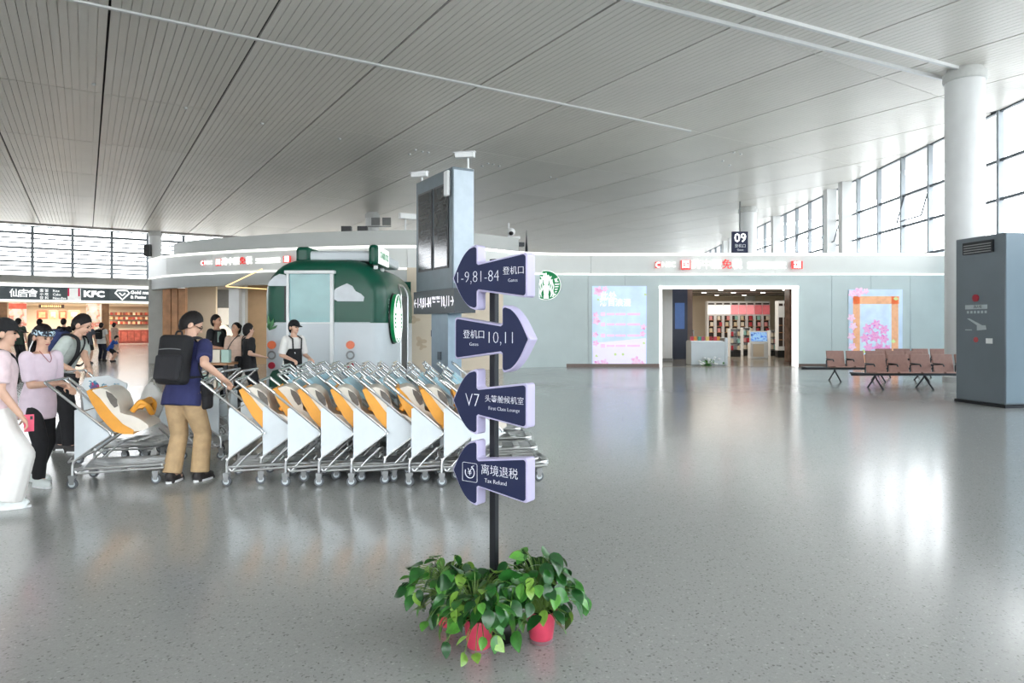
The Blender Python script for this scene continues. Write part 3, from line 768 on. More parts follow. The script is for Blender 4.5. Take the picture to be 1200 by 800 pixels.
for k, (dx, dy) in enumerate(((-1, -18), (5, -14), (9, -6), (-2, -8), (10, 0))):
    MB().prism([(tx(316), tz(387)), (tx(316 + dx * .4 - 2), tz(387 + dy * .5)), (tx(316 + dx), tz(387 + dy)), (tx(316 + dx * .6 + 2), tz(387 + dy * .5))], -.028, .0).build('leaf_print', lf, tr)
om = mat('lamp_orange', (214, 110, 72), .3, emit=.1); rm = mat('lamp_red', (176, 44, 62), .3)
for px in (319, 411):
    MB().lathe([(.085, -.03), (.085, .01), (.07, .02), (.0, .035)][::-1], (tx(px), -.02, tz(404)), 18, 'y').build('tail_lamp', om, tr)
    ring = MB().tube([(tx(px) + .075 * math.cos(R(q)), -.03, tz(416) + .075 * math.sin(R(q))) for q in range(0, 360, 20)], .018, 6, closed=True); ring.build('lamp_ring', M_['grey'], tr)
    MB().lathe([(.07, -.03), (.07, .01), (.0, .03)][::-1], (tx(px), -.02, tz(428)), 18, 'y').build('tail_lamp', rm, tr)
bush = mat('bush_print', (34, 84, 66), .4)
MB().prism([(tx(316), .34), (tx(316), tz(441)), (tx(320), tz(434)), (tx(328), tz(432)), (tx(336), tz(437)), (tx(341), tz(447)), (tx(343), .34)], -.03, 0).build('bush_print', bush, tr)
# roof: air unit, two green-ended roof signs
MB().box((.25, 1.6, 3.06), (1.7, 2.4, .22)).build('roof_unit', M_['pale'], tr, bevel=.05)
MB().box((-.52, .9, 3.08), (.32, 1.1, .36)).build('roof_box', M_['green'], tr, bevel=.08)
rs = MB().box((1.02, .62, 3.06), (.20, 1.15, .42)).build('roof_sign', M_['green'], tr, bevel=.07)
MB().box((1.125, .66, 3.06), (.03, 1.1, .36)).build('sign_face', M_['swhite'], rs, bevel=.01)
text('STARBUCKS', 'lettering', M_['sgreen'], rs, (1.142, .66, 3.06), .2, rot=(R(90), 0, R(90)), ext=.002, sx=.85)
for y in (.3, 1.0): MB().span((.98, y, 2.78), (1.06, y + .06, 2.88)).build('sign_bracket', M_['white'], rs)
# side door rim and siren roundel
MB().tube(fillet([(TW + .01, 1.9, .5), (TW + .01, 1.9, 2.35), (TW - .08, 2.05, 2.55), (TW - .08, 2.8, 2.55), (TW + .01, 2.95, 2.35), (TW + .01, 2.95, .5)], .2), .035, 8).build('door_rim', M_['steel'], tr)
MB().span((TW - .02, 1.93, .5), (TW + .006, 2.92, 2.3)).build('side_door', M_['blackm'], tr)
text('COFFEE', 'lettering', mat('print_pale_green', (150, 178, 168), .5), tr, (TW + .004, .62, 2.1), .16, rot=(R(90), 0, R(90)), ext=.002)
for k in range(3): MB().span((TW - .005, .42, 1.98 - k * .12), (TW + .004, .82, 2.02 - k * .12)).build('print_line', MATS['print_pale_green'], tr)
def roundel(parent, Rr, axis_rot, loc, name='roundel'):
    """green disc emblem: crown, long wavy hair, twin tails; lies in local xz facing -y"""
    g = MB().lathe([(0.0, -.05), (Rr * .97, -.05), (Rr, -.04), (Rr, .03), (0, .03)], n=44, axis='y').build(name, M_['sgreen'], parent)
    g.location = loc; g.rotation_euler = axis_rot
    def flat(poly, nm='emblem', m=M_['swhite']): MB().prism([(x * Rr, z * Rr) for x, z in poly], -.062, -.05).build(nm, m, g)
    ring = [(math.cos(R(q)), math.sin(R(q))) for q in range(0, 360, 10)]
    MB().tube([(x * Rr * .985, -.052, z * Rr * .985) for x, z in ring], .012 * Rr * 2, 5, closed=True).build('rim_line', M_['swhite'], g)
    flat([(-.30, .42), (-.40, .62), (-.22, .58), (-.17, .72), (-.07, .64), (0, .90), (.07, .64), (.17, .72), (.22, .58), (.40, .62), (.30, .42)], 'crown')
    flat([(.30 * math.cos(R(q)) * .62, .26 + .28 * math.sin(R(q))) for q in range(0, 360, 20)], 'face')
    for s in (-1, 1):
        for j, x0 in enumerate((.24, .34, .44)):
            pts = [(s * (x0 + .05 * math.sin(z * 9 + j) + max(0, (.1 - z)) * .12), z) for z in [.40 - .1 * q for q in range(13)]]
            L = [(x - .035, z) for x, z in pts] + [(x + .035, z) for x, z in pts[::-1]]
            flat([p for p in L if p[0] ** 2 + p[1] ** 2 < .93], 'hair_strand')
        flat([(s * .55, .42), (s * .80, .52), (s * .72, .34), (s * .86, .22), (s * .62, .2)], 'tail_fin')
        for j in range(5):
            z = .1 - j * .17; flat([(s * .60, z), (s * (.9 - .05 * j), z + .02), (s * (.88 - .06 * j), z - .06), (s * .58, z - .07)], 'tail_stripe')
    flat([(-.16, .0), (-.2, -.3), (-.14, -.6), (-.18, -.9), (.18, -.9), (.14, -.6), (.2, -.3), (.16, 0)], 'torso_print')
    return g
rd = roundel(tr, .53, (0, 0, R(90)), (TW + .07, .95, tz(373, 14.9)))
MB().lathe([(.56, .03), (.56, .06), (.0, .06)], n=40, axis='y').build('backing_disc', M_['black'], rd)
wl = thing('shop_roundel', 'round green and white emblem sign on the pale wall beside the arrow board', 'sign', (1.29, 25.86, 3.10))
roundel(wl, .56, (0, 0, 0), (0, 0, 0)); MB().span((-.06, .02, -.05), (.06, .2, .05)).build('bracket', M_['grey'], wl)

# partitions beside the trailer
pt = thing('beige_booth', 'beige booth wall with faint flower print beside the green trailer', 'booth', ((497 - 600) / F * 19.0, 19.0, 0))
MB().span((-.48, 0, 0), (.50, .9, 3.2)).build('panel', M_['cream'], pt)
for (x, z, s) in ((-.25, 1.75, .18), (-.1, 1.15, .22), (-.05, 1.0, .15), (-.2, 1.95, .1)):
    MB().prism([(x + s * (1 + .4 * math.cos(R(q * 3))) * .6 * math.cos(R(q)), z + s * (1 + .4 * math.cos(R(q * 3))) * .5 * math.sin(R(q))) for q in range(0, 360, 15)], -.004, 0).build('flower_print', mat('beige_print', (206, 186, 158), .6), pt)
MB().span((.19, -.008, 1.28), (.31, 0, 1.46)).build('notice', M_['navy'], pt)
bp = thing('green_panel', 'dark green upright panel between trailer and beige booth', 'panel', ((477 - 600) / F * 18.9, 18.9, 0))
MB().span((-.14, 0, 0), (.10, .06, 2.8)).build('board', M_['green'], bp); MB().span((-.2, -.05, 0), (.14, .1, .06)).build('foot', M_['grey'], bp)
MB().span((-.05, -.03, .3), (.09, 0, 1.75)).build('notice', M_['pale'], bp)

# ================================================================== grey service box on the right
K0, K1 = V(9.54, 13.2, 0), V(9.36, 14.4, 0)
kb = thing('service_box', 'tall dark grey equipment box beside the waiting seats', 'equipment box', (K0.x, K0.y, 0), math.atan2((K1 - K0).y, (K1 - K0).x) - math.pi / 2)
kg = mat('box_grey', (108, 118, 126), .4, .2, .03, 2); kl = mat('box_light', (112, 128, 138), .35, .2, .03, 2)
# local y runs along the visible face, local x points to the right
MB().span((0, 0, .06), (.55, 1.21, 3.4)).build('body', kg, kb, bevel=.015)
MB().span((.55, .1, .06), (2.4, 1.1, 3.2)).build('side_body', kl, kb, bevel=.015)
MB().span((-.02, -.02, 0), (2.4, 1.23, .06)).build('plinth', M_['blackm'], kb)
MB().span((.01, -.012, .1), (.5, 0, 3.38)).build('corner_panel', kl, kb)
for z0, z1 in ((2.35, 3.15), (1.6, 2.33)): MB().span((.58, .085, z0), (2.3, .1, z1)).build('access_panel', mat('box_blue_grey', (124, 142, 154), .35, .2), kb)
MB().span((.58, .05, .1), (2.3, .1, 1.0)).build('lower_panel', M_['blackm'], kb)
MB().span((.55, -.14, 1.02), (2.4, .1, 1.07)).build('ledge', M_['white'], kb)
MB().span((.85, .07, 1.3), (1.0, .085, 1.42)).build('switch_plate', M_['white'], kb)
def ky(px): return (lambda t: t)( (px - 1178) / (1120 - 1178.) * 1.21)
def kz(py, px=1148): return EYE + (HOR - py) * (13.2 + 1.2 * (1178 - px) / 58) / F
v = MB().span((-.05, .25, kz(297)), (0, .98, kz(283))).build('vent_box', M_['blackm'], kb)
for q in range(4): MB().span((-.056, .28, kz(296) + .05 * q), (-.05, .95, kz(296) + .05 * q + .02)).build('slat', M_['grey'], v)
MB().lathe([(.075, 0), (.075, -.03), (.04, -.05), (0, -.05)], (0, ky(1145), kz(349)), 20, 'x').build('alarm_bell', mat('alarm_red', (150, 36, 50), .35), kb)
pm = mat('plate_pale', (176, 186, 190), .5)
pz = MB().span((-.006, ky(1158), kz(362)), (0, ky(1132), kz(357))).build('name_plate', pm, kb)
text('消火栓', 'lettering', M_['blackm'], pz, (-.007, ky(1147), kz(359.5)), .07, rot=(R(90), 0, R(-90)), ext=.0005)
for q in range(6): MB().span((-.004, ky(1134 + 4.2 * q) - .05, kz(367)), (0, ky(1134 + 4.2 * q), kz(364))).build('print_mark', pm, kb)
MB().prism([(ky(1134), kz(373)), (ky(1137), kz(373)), (ky(1152), kz(381)), (ky(1156), kz(381)), (ky(1157), kz(386)), (ky(1146), kz(387)), (ky(1146), kz(381))], -.004, 0, 'yz').build('pictogram', pm, kb)
MB().span((-.004, ky(1140), kz(387)), (0, ky(1132), kz(386))).build('print_mark', pm, kb)
MB().lathe([(.055, 0), (.055, -.012), (0, -.014)], (0, ky(1145), kz(398)), 18, 'x').build('call_button', mat('button_red', (176, 70, 74), .4), kb)
MB().span((-.015, ky(1164), kz(402)), (0, ky(1157), kz(396))).build('switch_plate', M_['white'], kb)
MB().lathe([(.02, 3.2), (.02, 3.4), (.14, 3.42), (.16, 3.46), (.1, 3.5), (0, 3.51)], (1.0, .3, 0), 18).build('dome_camera', M_['pale'], kb)
MB().box((.95, -.0, 3.0), (.35, .25, .2)).build('projector', M_['black'], kb, bevel=.02)

# ================================================================== waiting seats
leather = mat('seat_tan', (158, 120, 108), .5, 0, .06, 12); ldark = mat('seat_beam', (70, 74, 78), .4, .6)
def seat_meshes():
    back = MB(); vs = []
    prof = [(.10, .40), (.13, .52), (.17, .70), (.20, .86)]
    back.prism([(y, z) for y, z in prof] + [(y + .035, z) for y, z in prof[::-1]], -.255, .255, 'yz')
    pan = MB(); pan.prism([(-.40, .42), (-.36, .45), (.10, .40), (.12, .42), (.12, .375), (-.36, .41)], -.255, .255, 'yz')
    arm = MB(); arm.tube(fillet([(0, .12, .36), (0, .12, .60), (0, -.30, .63), (0, -.33, .58)], .05), .016, 6); arm.box((0, -.08, .635), (.05, .36, .02))
    leg = MB()
    leg.tube(fillet([(0, -.36, .015), (0, -.05, .26), (0, .0, .34)], .05), .022, 6); leg.tube(fillet([(0, .34, .015), (0, .05, .26), (0, .0, .34)], .05), .022, 6)
    leg.ell((0, -.36, .015), (.03, .03, .015)); leg.ell((0, .34, .015), (.03, .03, .015))
    ms = {}
    for k, mb_, m in (('backrest', back, leather), ('seat', pan, leather), ('armrest', arm, ldark), ('leg', leg, ldark)):
        me = mb_.mesh(k); me.materials.append(m); ms[k] = me
    return ms
SM = seat_meshes()
def bench(label, x0, y, n, pitch=.57, gapless=True, extra=0, rz=0.0):
    t = thing('beam_seating', label, 'waiting bench', (x0, y, 0), rz, 'tan waiting seats by the pale wall')
    L = pitch * (n - 1)
    MB().span((-.6 - extra, -.03, .33), (L + .4, .03, .39)).build('beam', ldark, t)
    for k in range(n):
        link('seat', SM['seat'], None, t).location = (k * pitch, 0, 0); link('backrest', SM['backrest'], None, t, bevel=.012).location = (k * pitch, 0, 0)
    for k in range(n + 1): link('armrest', SM['armrest'], None, t).location = (k * pitch - pitch / 2, 0, 0)
    for x in (-.1, L * .5, L + .1):
        l_ = link('leg', SM['leg'], None, t); l_.location = (x, 0, 0)
    if extra: MB().span((-.55 - extra, -.22, .37), (-.4, .2, .41)).build('side_table', ldark, t, bevel=.01)
    return t
bench('row of tan waiting seats closest to the grey equipment box', 9.25, 17.2, 5, extra=.1)
bench('row of tan waiting seats in front of the orange-framed poster', 9.32, 19.5, 5, extra=.45)
bench('rearmost row of tan waiting seats under the pale wall', 11.65, 21.2, 5)

# ================================================================== posters
def poster_flat(parent, poly, m, name, d=-.032): return MB().prism(poly, d, d + .006).build(name, m, parent)
pk = ramp_mat('blossom_pink', [(.3, (236, 176, 214)), (.5, (246, 214, 232)), (.7, (226, 150, 200))], 6, emit=.2)
lb = mat('poster_sky', (196, 218, 246), .4, 0, .08, 1.2, emit=.3); lp = mat('poster_pale', (232, 226, 246), .4, 0, .04, 1.2, emit=.3)
wp = mat('poster_ink', (246, 196, 214), .4, emit=.4); wh_ = mat('poster_white', (252, 246, 252), .4, emit=.35); yg = mat('poster_leaf', (196, 214, 150), .4, emit=.3)
PW = 26.0 / F
def pxy(x, y): return ((x - 725.5) * PW, EYE + (HOR - y) * PW)
p1 = thing('blossom_poster', 'tall pink and blue backlit blossom poster with lines of text', 'poster', (125.5 * PW, 26.03, 0))
MB().prism([pxy(694, 429.5), pxy(694, 335), pxy(757.5, 335), pxy(757.5, 429.5)], -.03, 0).build('backing', lb, p1)
poster_flat(p1, [pxy(694.5, 429), pxy(694.5, 402), pxy(757, 396), pxy(757, 429)], lp, 'lower_field')
def blossom(parent, cx, cy, r, conv, m=pk, d=-.037, n=5, seed=0):
    poster_flat(parent, [conv(cx + r * (1 + .25 * math.cos(R(q * n + seed))) * math.cos(R(q)), cy + r * (1 + .25 * math.cos(R(q * n + seed))) * math.sin(R(q))) for q in range(0, 360, 12)], m, 'blossom_print', d)
for cx, cy, r in ((701, 341, 5), (709, 338.5, 3), (698, 369, 3), (699, 376, 4), (697.5, 392, 3), (698, 402, 3.2), (754, 383, 3), (753, 391, 3), (708, 425, 4), (745, 423, 5), (700, 426, 3.5), (752, 426, 3)): blossom(p1, cx, cy, r, pxy, seed=cx)
for cx, cy in ((701, 351), (756, 345), (754.5, 402), (699, 417)): poster_flat(p1, [pxy(cx - 2, cy), pxy(cx, cy - 2), pxy(cx + 2, cy + .5), pxy(cx, cy + 1.5)], yg, 'leaf_print', -.04)
text('此处', 'lettering', wh_, p1, (*[pxy(713, 347)[0]], -.04, pxy(713, 347)[1]), .32, ext=.002, bold=.006)
text('满目浪漫', 'lettering', wh_, p1, (pxy(721, 355)[0], -.04, pxy(721, 355)[1]), .30, ext=.002, bold=.006)
for cy in (368, 380, 393, 405):
    poster_flat(p1, [pxy(704, cy + 2), pxy(704, cy - 2), pxy(709, cy - 2), pxy(709, cy + 2)], wp, 'text_print', -.04)
    for xa, xb in ((711, 720), (721.5, 733), (735, 750)): poster_flat(p1, [pxy(xa, cy + 1.1), pxy(xa, cy - 1.1), pxy(xb, cy - 1.1), pxy(xb, cy + 1.1)], wp, 'text_print', -.04)
for cx in (721, 730): poster_flat(p1, [pxy(cx - 1.5, 416.5), pxy(cx - 1.5, 413.5), pxy(cx + 1.5, 413.5), pxy(cx + 1.5, 416.5)], yg, 'stamp_print', -.04)
def pxy2(x, y): return ((x - 1026) * PW, EYE + (HOR - y) * PW)
p2 = thing('flower_frame_poster', 'backlit poster of an orange picture frame with pink flowers above the seats', 'poster', (426 * PW, 26.05, 0))
MB().prism([pxy2(995, 429), pxy2(995, 339), pxy2(1058, 339), pxy2(1058, 429)], -.03, 0).build('backing', mat('poster_dull_sky', (200, 218, 238), .4, 0, .08, 1.2, emit=.15), p2)
of = mat('poster_orange', (234, 176, 134), .4, 0, .1, 6, emit=.2)
for (xa, ya, xb, yb) in ((1000, 347, 1054, 356), (1000, 347, 1008, 425), (1045, 347, 1053, 425), (1000, 416, 1053, 425)): poster_flat(p2, [pxy2(xa, yb), pxy2(xa, ya), pxy2(xb, ya), pxy2(xb, yb)], of, 'frame_print')
poster_flat(p2, [pxy2(1008, 416), pxy2(1008, 356), pxy2(1045, 356), pxy2(1045, 416)], mat('poster_light_sky', (214, 232, 250), .4, 0, .08, 2, emit=.12), 'sky_print', -.034)
mg = ramp_mat('flower_magenta', [(.3, (232, 120, 200)), (.55, (244, 190, 226)), (.72, (206, 120, 214))], 10, emit=.15)
for cx, cy, r in ((1017, 385, 5), (1027, 380, 5), (1036, 386, 5), (1014, 396, 5), (1025, 394, 6), (1036, 397, 5), (1018, 407, 5), (1030, 408, 6), (1040, 408, 4)): blossom(p2, cx, cy, r, pxy2, mg, -.042, 6, cx)
for cx, cy, r in ((999, 344, 4), (1007, 342, 5), (998, 372, 4), (1000, 382, 4), (998, 394, 4), (999, 406, 4), (1015, 341, 3)): blossom(p2, cx, cy, r, pxy2, pk, -.04, 5, cx)
for cx, cy in ((1012, 412), (1047, 400), (1050, 350)): poster_flat(p2, [pxy2(cx - 3, cy), pxy2(cx, cy - 3), pxy2(cx + 3, cy + .5), pxy2(cx, cy + 2)], yg, 'leaf_print', -.045)

# ================================================================== shop name signs
def cn_sign(label, conv, rot, sc, y=-.03):
    """glowing sign in a local frame: x along the wall, z up; sc = size of one pixel in metres"""
    t = thing('shop_name_sign', label, 'sign', *conv)
    def tt(s, x, z, size, m=M_['signglow'], sx=1.0, d=-.06): return text(s, 'lettering', m, t, (x * sc, d, z * sc), size * sc, ext=.012, sx=sx, bold=.002)
    MB().prism([(x * sc, z * sc) for x, z in ((-86, -3.6), (-86, 3.6), (-80, 3.6), (-80, -3.6))], -.05, -.02).build('logo_block', M_['signred'], t)
    MB().tube([((-82.5 + 2.6 * math.cos(R(q))) * sc, -.055, 2.6 * math.sin(R(q)) * sc) for q in range(50, 320, 15)], .9 * sc, 6).build('logo_mark', M_['signglow'], t)
    tt('NSC', -70.5, 0, 8.5, sx=1.0)
    MB().prism([(x * sc, z * sc) for x, z in ((-56, -5.4), (-56, 5.4), (-45, 5.4), (-45, -5.4))], -.05, -.02).build('red_block', M_['signred'], t)
    tt('国', -50.5, 0, 10); tt('药', -38.5, 0, 12); tt('中', -26.5, 0, 12); tt('服', -14.5, 0, 12); tt('免', -2.5, 0, 12, M_['signred']); tt('税', 9.5, 0, 12)
    for z, h, L in ((1.4, 3.4, 45), (-3.4, 1.6, 45)):
        for q in range(10): MB().span(((22 + q * 4.5) * sc, -.05, (z - h / 2) * sc), ((25.9 + q * 4.5) * sc, -.02, (z + h / 2) * sc)).build('small_print', M_['signglow'], t)
    MB().prism([(x * sc, z * sc) for x, z in ((73, -4.6), (73, 4.6), (86, 4.6), (86, -4.6))], -.05, -.02).build('stamp_block', M_['signred'], t)
    tt('中服', 79.5, 2.0, 4.4); tt('免税', 79.5, -2.2, 4.4)
    return t
sA = cn_sign('glowing white and red duty free sign above the framed doorway', (((853.5 - 600) * PW, 25.96, EYE + (HOR - 310.5) * PW), 0.0), None, PW)
pa, pb = V(-11.9, 25.84, 0), V(-7.55, 24.02, 0)
sB = cn_sign('glowing white and red duty free sign on the curved fascia beside the trailer', (((pa.x + pb.x) / 2, (pa.y + pb.y) / 2 - .06, 3.92), math.atan2(pb.y - pa.y, pb.x - pa.x)), None, .0245)

# hanging gate sign 09
gs = thing('gate_sign', 'hanging navy sign reading 09 by the white column', 'sign', (13.35, 40, 0))
MB().span((-.47, -.08, 5.82), (.45, .08, 7.05)).build('panel', M_['navy'], gs); MB().span((-.04, -.03, 7.05), (.04, .03, ZC)).build('rod', M_['grey'], gs)
text('09', 'lettering', M_['signglow'], gs, (0, -.085, 6.66), .72, ext=.004, bold=.01); text('登机口', 'lettering', M_['lett'], gs, (0, -.085, 6.2), .22, ext=.004); text('Gates', 'lettering', M_['lett'], gs, (0, -.085, 5.98), .16, ext=.004)

# roof equipment on the shop block
eq = thing('camera_mast', 'white mast with cameras and bracket on the shop roof', 'mast', ((596 - 600) / F * 26.5, 26.5, 4.3))
MB().tube([(0, 0, 0), (0, 0, 1.25)], .035, 8).build('pole', M_['white'], eq); MB().ell((.1, -.06, .9), (.16, .14, .16)).build('dome', M_['white'], eq); MB().ell((.1, -.12, .85), (.1, .1, .09)).build('lens', M_['black'], eq)
MB().box((.25, 0, .68), (.4, .1, .1)).build('camera_body', M_['white'], eq); MB().box((.42, 0, .42), (.34, .2, .16), .4).build('camera_housing', M_['blackm'], eq); MB().box((.3, 0, .12), (.25, .2, .12)).build('junction_box', M_['brown'], eq)
an = thing('antenna', 'thin dark spike antenna on the shop roof', 'antenna', ((617 - 600) / F * 26.6, 26.6, 4.3))
MB().lathe([(.06, 0), (.05, .3), (.03, .5), (.004, 1.0)], n=10).build('spike', M_['blackm'], an); MB().box((0, 0, .05), (.18, .18, .1)).build('base', M_['white'], an)
cctv('white camera on the shop parapet beside the tall display tower', ((475 - 600) / F * 24.6, 24.6, 4.95), R(-60), 2.2, .2)
for px in (405, 424): MB().box((0, 0, .12), (.35, .2, .2)).build('roof_speaker', M_['black'], tag(thing('roof_lamp', 'small black lamp on the parapet, %s' % ('above the trailer sign' if px > 410 else 'above the trailer roof box'), 'lamp', ((px - 600) / F * 24.6, 24.75, 4.95)), 'small black lamp on the parapet %s' % ('near the white column' if px > 410 else 'farther from the white column'), 'lamp'))

# ================================================================== duty free interior
def ip(px, Y): return (px - 600) / F * Y
def iz(py, Y): return EYE + (HOR - py) * Y / F
ct = thing('promotion_counter', 'white block counter standing in the shop doorway', 'counter', (ip(833, 27.0), 27.0, 0.012))
MB().span((-.78, 0, 0), (.55, .8, .93)).build('body', M_['pale'], ct, bevel=.02); MB().span((.55, 0, 0), (.68, .8, 1.08)).build('side_riser', M_['pale'], ct, bevel=.02); MB().span((-.76, .1, .93), (.5, .75, .96)).build('top', M_['white'], ct)
cols = [(200, 60, 80), (224, 150, 60), (70, 150, 130), (196, 90, 120), (230, 200, 120), (170, 40, 50)]
carton = MB().span((-.06, -.05, 0), (.06, .05, .16)).mesh('gift_box')
gboxes = []
for k, c in enumerate(cols):
    me = carton.copy(); me.materials.clear(); me.materials.append(mat('gift_%d' % k, c, .4)); gboxes.append(me)
CN = ['crimson', 'amber', 'teal', 'pink', 'yellow', 'dark red']
for k in range(8):
    j = k % 6; tag(link('gift_box', gboxes[j], None, None, loc=(ip(833, 27) - .66 + k * .155, 27.35 + .1 * (k % 2), .972)), '%s gift box on the white doorway counter%s' % (CN[j], ' nearer the screen stand' if k > 5 else ''), 'gift box', 'gift boxes on the counter')
fl = thing('flower_bouquet', 'white and green flowers laid at the foot of the doorway counter', 'flowers', (ip(829, 26.6), 26.62, .012))
r = random.Random(4); petal = MB().ell((0, 0, 0), (.055, .055, .04), n=8, m=5).mesh('bloom'); petal.materials.append(M_['white']); lfm = leaf_mesh(.2, .08, .3, .3, leafms[2])
for k in range(26): link('bloom', petal, None, fl).location = (r.gauss(0, .22), r.gauss(0, .1), .06 + abs(r.gauss(0, .13)))
for k in range(24):
    o = link('leaf', lfm, None, fl); o.location = (r.gauss(0, .25), r.gauss(0, .1), .05 + abs(r.gauss(0, .12))); o.rotation_euler = (r.uniform(-.8, .8), r.uniform(-.8, .8), r.uniform(0, 6))
MB().lathe([(.02, 0), (.12, .01), (.15, .06), (0, .07)], n=14).build('wrap', leafms[1], fl)
sk = thing('screen_stand', 'white stand with a blue screen and beige front in the shop', 'display stand', (ip(890, 32), 32, .012))
MB().span((-.42, 0, 0), (.42, .4, .75)).build('cabinet', M_['white'], sk, bevel=.02); MB().span((-.30, -.02, .1), (.2, 0, .68)).build('beige_front', M_['cream'], sk)
MB().box((0, .12, 1.02), (.84, .08, .56), M=Matrix.Rotation(R(-12), 3, 'X')).build('screen_frame', M_['white'], sk); MB().box((0, .07, 1.03), (.74, .02, .42), M=Matrix.Rotation(R(-12), 3, 'X')).build('screen', ramp_mat('screen_blue', [(.35, (60, 110, 190)), (.5, (150, 190, 230)), (.65, (40, 80, 150))], 6, emit=.6), sk)
def gondola(label, px0, px1, Y, ztop, cols_, nsh=3):
    g = thing('shop_gondola', label, 'shelf unit', (ip(px0, Y), Y, .012)); L = ip(px1, Y) - ip(px0, Y)
    MB().span((0, .3, 0), (L, .34, ztop)).build('back', M_['white'], g); MB().span((0, 0, 0), (L, .6, .28)).build('plinth', M_['black'], g)
    for k in range(nsh + 1): z = .3 + k * (ztop - .35) / nsh; MB().span((0, 0, z), (L, .34, z + .03)).build('shelf', M_['blackm'], g)
    for x in (0, L): MB().span((x - .02, 0, 0), (x + .02, .4, ztop)).build('side', M_['white'], g)
    return g, L
rr_ = random.Random(21)
pbox = MB().span((-.07, -.06, 0), (.07, .06, .22)).mesh('product_box')
pcs = [((232, 220, 200), 'cream'), ((226, 150, 150), 'rose'), ((150, 200, 190), 'mint'), ((216, 200, 170), 'beige'), ((190, 60, 70), 'red')]
pms_ = []
for k, (c, nme) in enumerate(pcs):
    me = pbox.copy(); me.materials.append(mat('product_%d' % k, c, .4)); pms_.append((me, nme))
for gi, (px0, px1, Y, zt, nm) in enumerate(((793, 813, 32.0, 1.35, 'beside the blue pillar'), (768, 785, 33.0, 1.45, 'by the doorway edge'), (856, 868, 34.0, 1.4, 'behind the counter'), (903, 911, 35, 1.3, 'past the screen stand'), (871, 879, 35, 1.45, 'next to the screen stand'))):
    g, L = gondola('low white shelf unit with black shelves %s in the shop' % nm, px0, px1, Y, zt, None)
    n_ = max(2, int(L / .17))
    for k in range(3):
        z = .342 + k * (zt - .35) / 3
        for q in range(n_):
            me, cn = pms_[rr_.randrange(5)]
            tag(link('product_box', me, None, None, loc=(ip(px0, Y) + .1 + q * (L - .16) / max(1, n_ - 1) , Y + .12, z)), '%s product carton, %s along the %s shelf of the unit %s' % (cn, ORD[q], ('lowest', 'middle', 'top')[k], nm), 'carton', 'cartons on the shelf unit %s' % nm)
YB = 39.0
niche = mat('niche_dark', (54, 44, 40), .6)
pinkh = mat('header_pink', (240, 150, 156), .4, emit=.4); redh = mat('header_red', (214, 110, 116), .4, emit=.3); whh = mat('header_white', (248, 244, 240), .4, emit=.5)
for k in range(8):
    px = 834 + k * 9.2; x0, x1 = ip(px - 4.0, YB), ip(px + 4.0, YB)
    bay_ = thing('wall_display', '%s tall white wall display bay from the blue pillar side in the shop' % ORD[k], 'display bay', (x0, YB, 0)); L = x1 - x0
    MB().span((-.03, .1, 0), (L + .03, .5, 2.95)).build('carcass', M_['white'], bay_); MB().span((.0, .05, 2.2), (L, .1, 2.72)).build('header', (whh if k < 3 else pinkh if k < 6 else redh), bay_)
    MB().span((.03, .05, 2.76), (L - .03, .1, 2.84)).build('brand_strip', niche, bay_)
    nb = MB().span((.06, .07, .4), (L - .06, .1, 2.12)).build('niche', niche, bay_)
    for z in (.8, 1.15, 1.5, 1.85): MB().span((.06, -.08, z), (L - .06, .1, z + .03)).build('shelf', M_['wood'], bay_)
    for z in (1.18, 1.53, 1.88):
        me, cn = pms_[rr_.randrange(5)]
        tag(link('product_box', me, None, None, loc=(x0 + L / 2 + rr_.uniform(-.06, .06), YB - .01, z)), '%s carton %s of the %s wall display bay' % (cn, {1.18: 'on the lowest shelf', 1.53: 'on the middle shelf', 1.88: 'on the top shelf'}[z], ORD[k]), 'carton', 'cartons in the wall displays')
rb = thing('tall_cabinet', 'tall white cabinet with two dark niches beside the brown pillar', 'cabinet', (ip(912, 33), 33, .012)); L = ip(924, 33) - ip(912, 33)
MB().span((0, 0, .35), (L, .4, 2.75)).build('carcass', M_['white'], rb); MB().span((0, .05, 0), (L, .4, .35)).build('plinth', M_['black'], rb)
for a in (.03, L / 2 + .03):
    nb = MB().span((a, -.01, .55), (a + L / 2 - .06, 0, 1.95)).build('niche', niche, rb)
    for z in (.85, 1.2, 1.55): MB().span((a, -.06, z), (a + L / 2 - .06, 0, z + .03)).build('shelf', M_['wood'], rb)
    MB().span((a, -.01, 2.5), (a + L / 2 - .06, 0, 2.62)).build('brand_strip', niche, rb)
bpz = thing('brown_pillar', 'dark brown marble pillar just inside the shop doorway', 'pillar', (ip(929, 27.2), 27.2, .012)); MB().span((-.13, 0, 0), (.16, .5, 3.3)).build('shaft', mat('brown_marble', (112, 82, 70), .2, 0, .3, 3), bpz); MB().span((-.15, -.02, 0), (.18, .52, .1)).build('base', M_['brown'], bpz)
bl = thing('screen_pillar', 'dark blue pillar with a tall screen inside the shop', 'pillar', (ip(797, 31.5), 31.5, .012)); MB().span((-.42, 0, 0), (.34, .7, 3.3)).build('shaft', mat('pillar_navy', (36, 44, 66), .3), bl); MB().span((-.24, -.03, 1.4), (.2, 0, 2.6)).build('screen', mat('screen_navy', (58, 92, 150), .3, emit=.25), bl); MB().span((.34, .1, 0), (.6, .6, 3.3)).build('brown_side', M_['brown'], bl)
wpil = thing('white_pillar', 'white pillar against the doorway edge inside the shop', 'pillar', (ip(780, 30), 30, .012)); MB().span((-.3, 0, 0), (.3, .5, 3.3)).build('shaft', M_['white'], wpil); MB().span((-.33, -.03, 0), (.33, .53, .12)).build('base', M_['grey'], wpil)

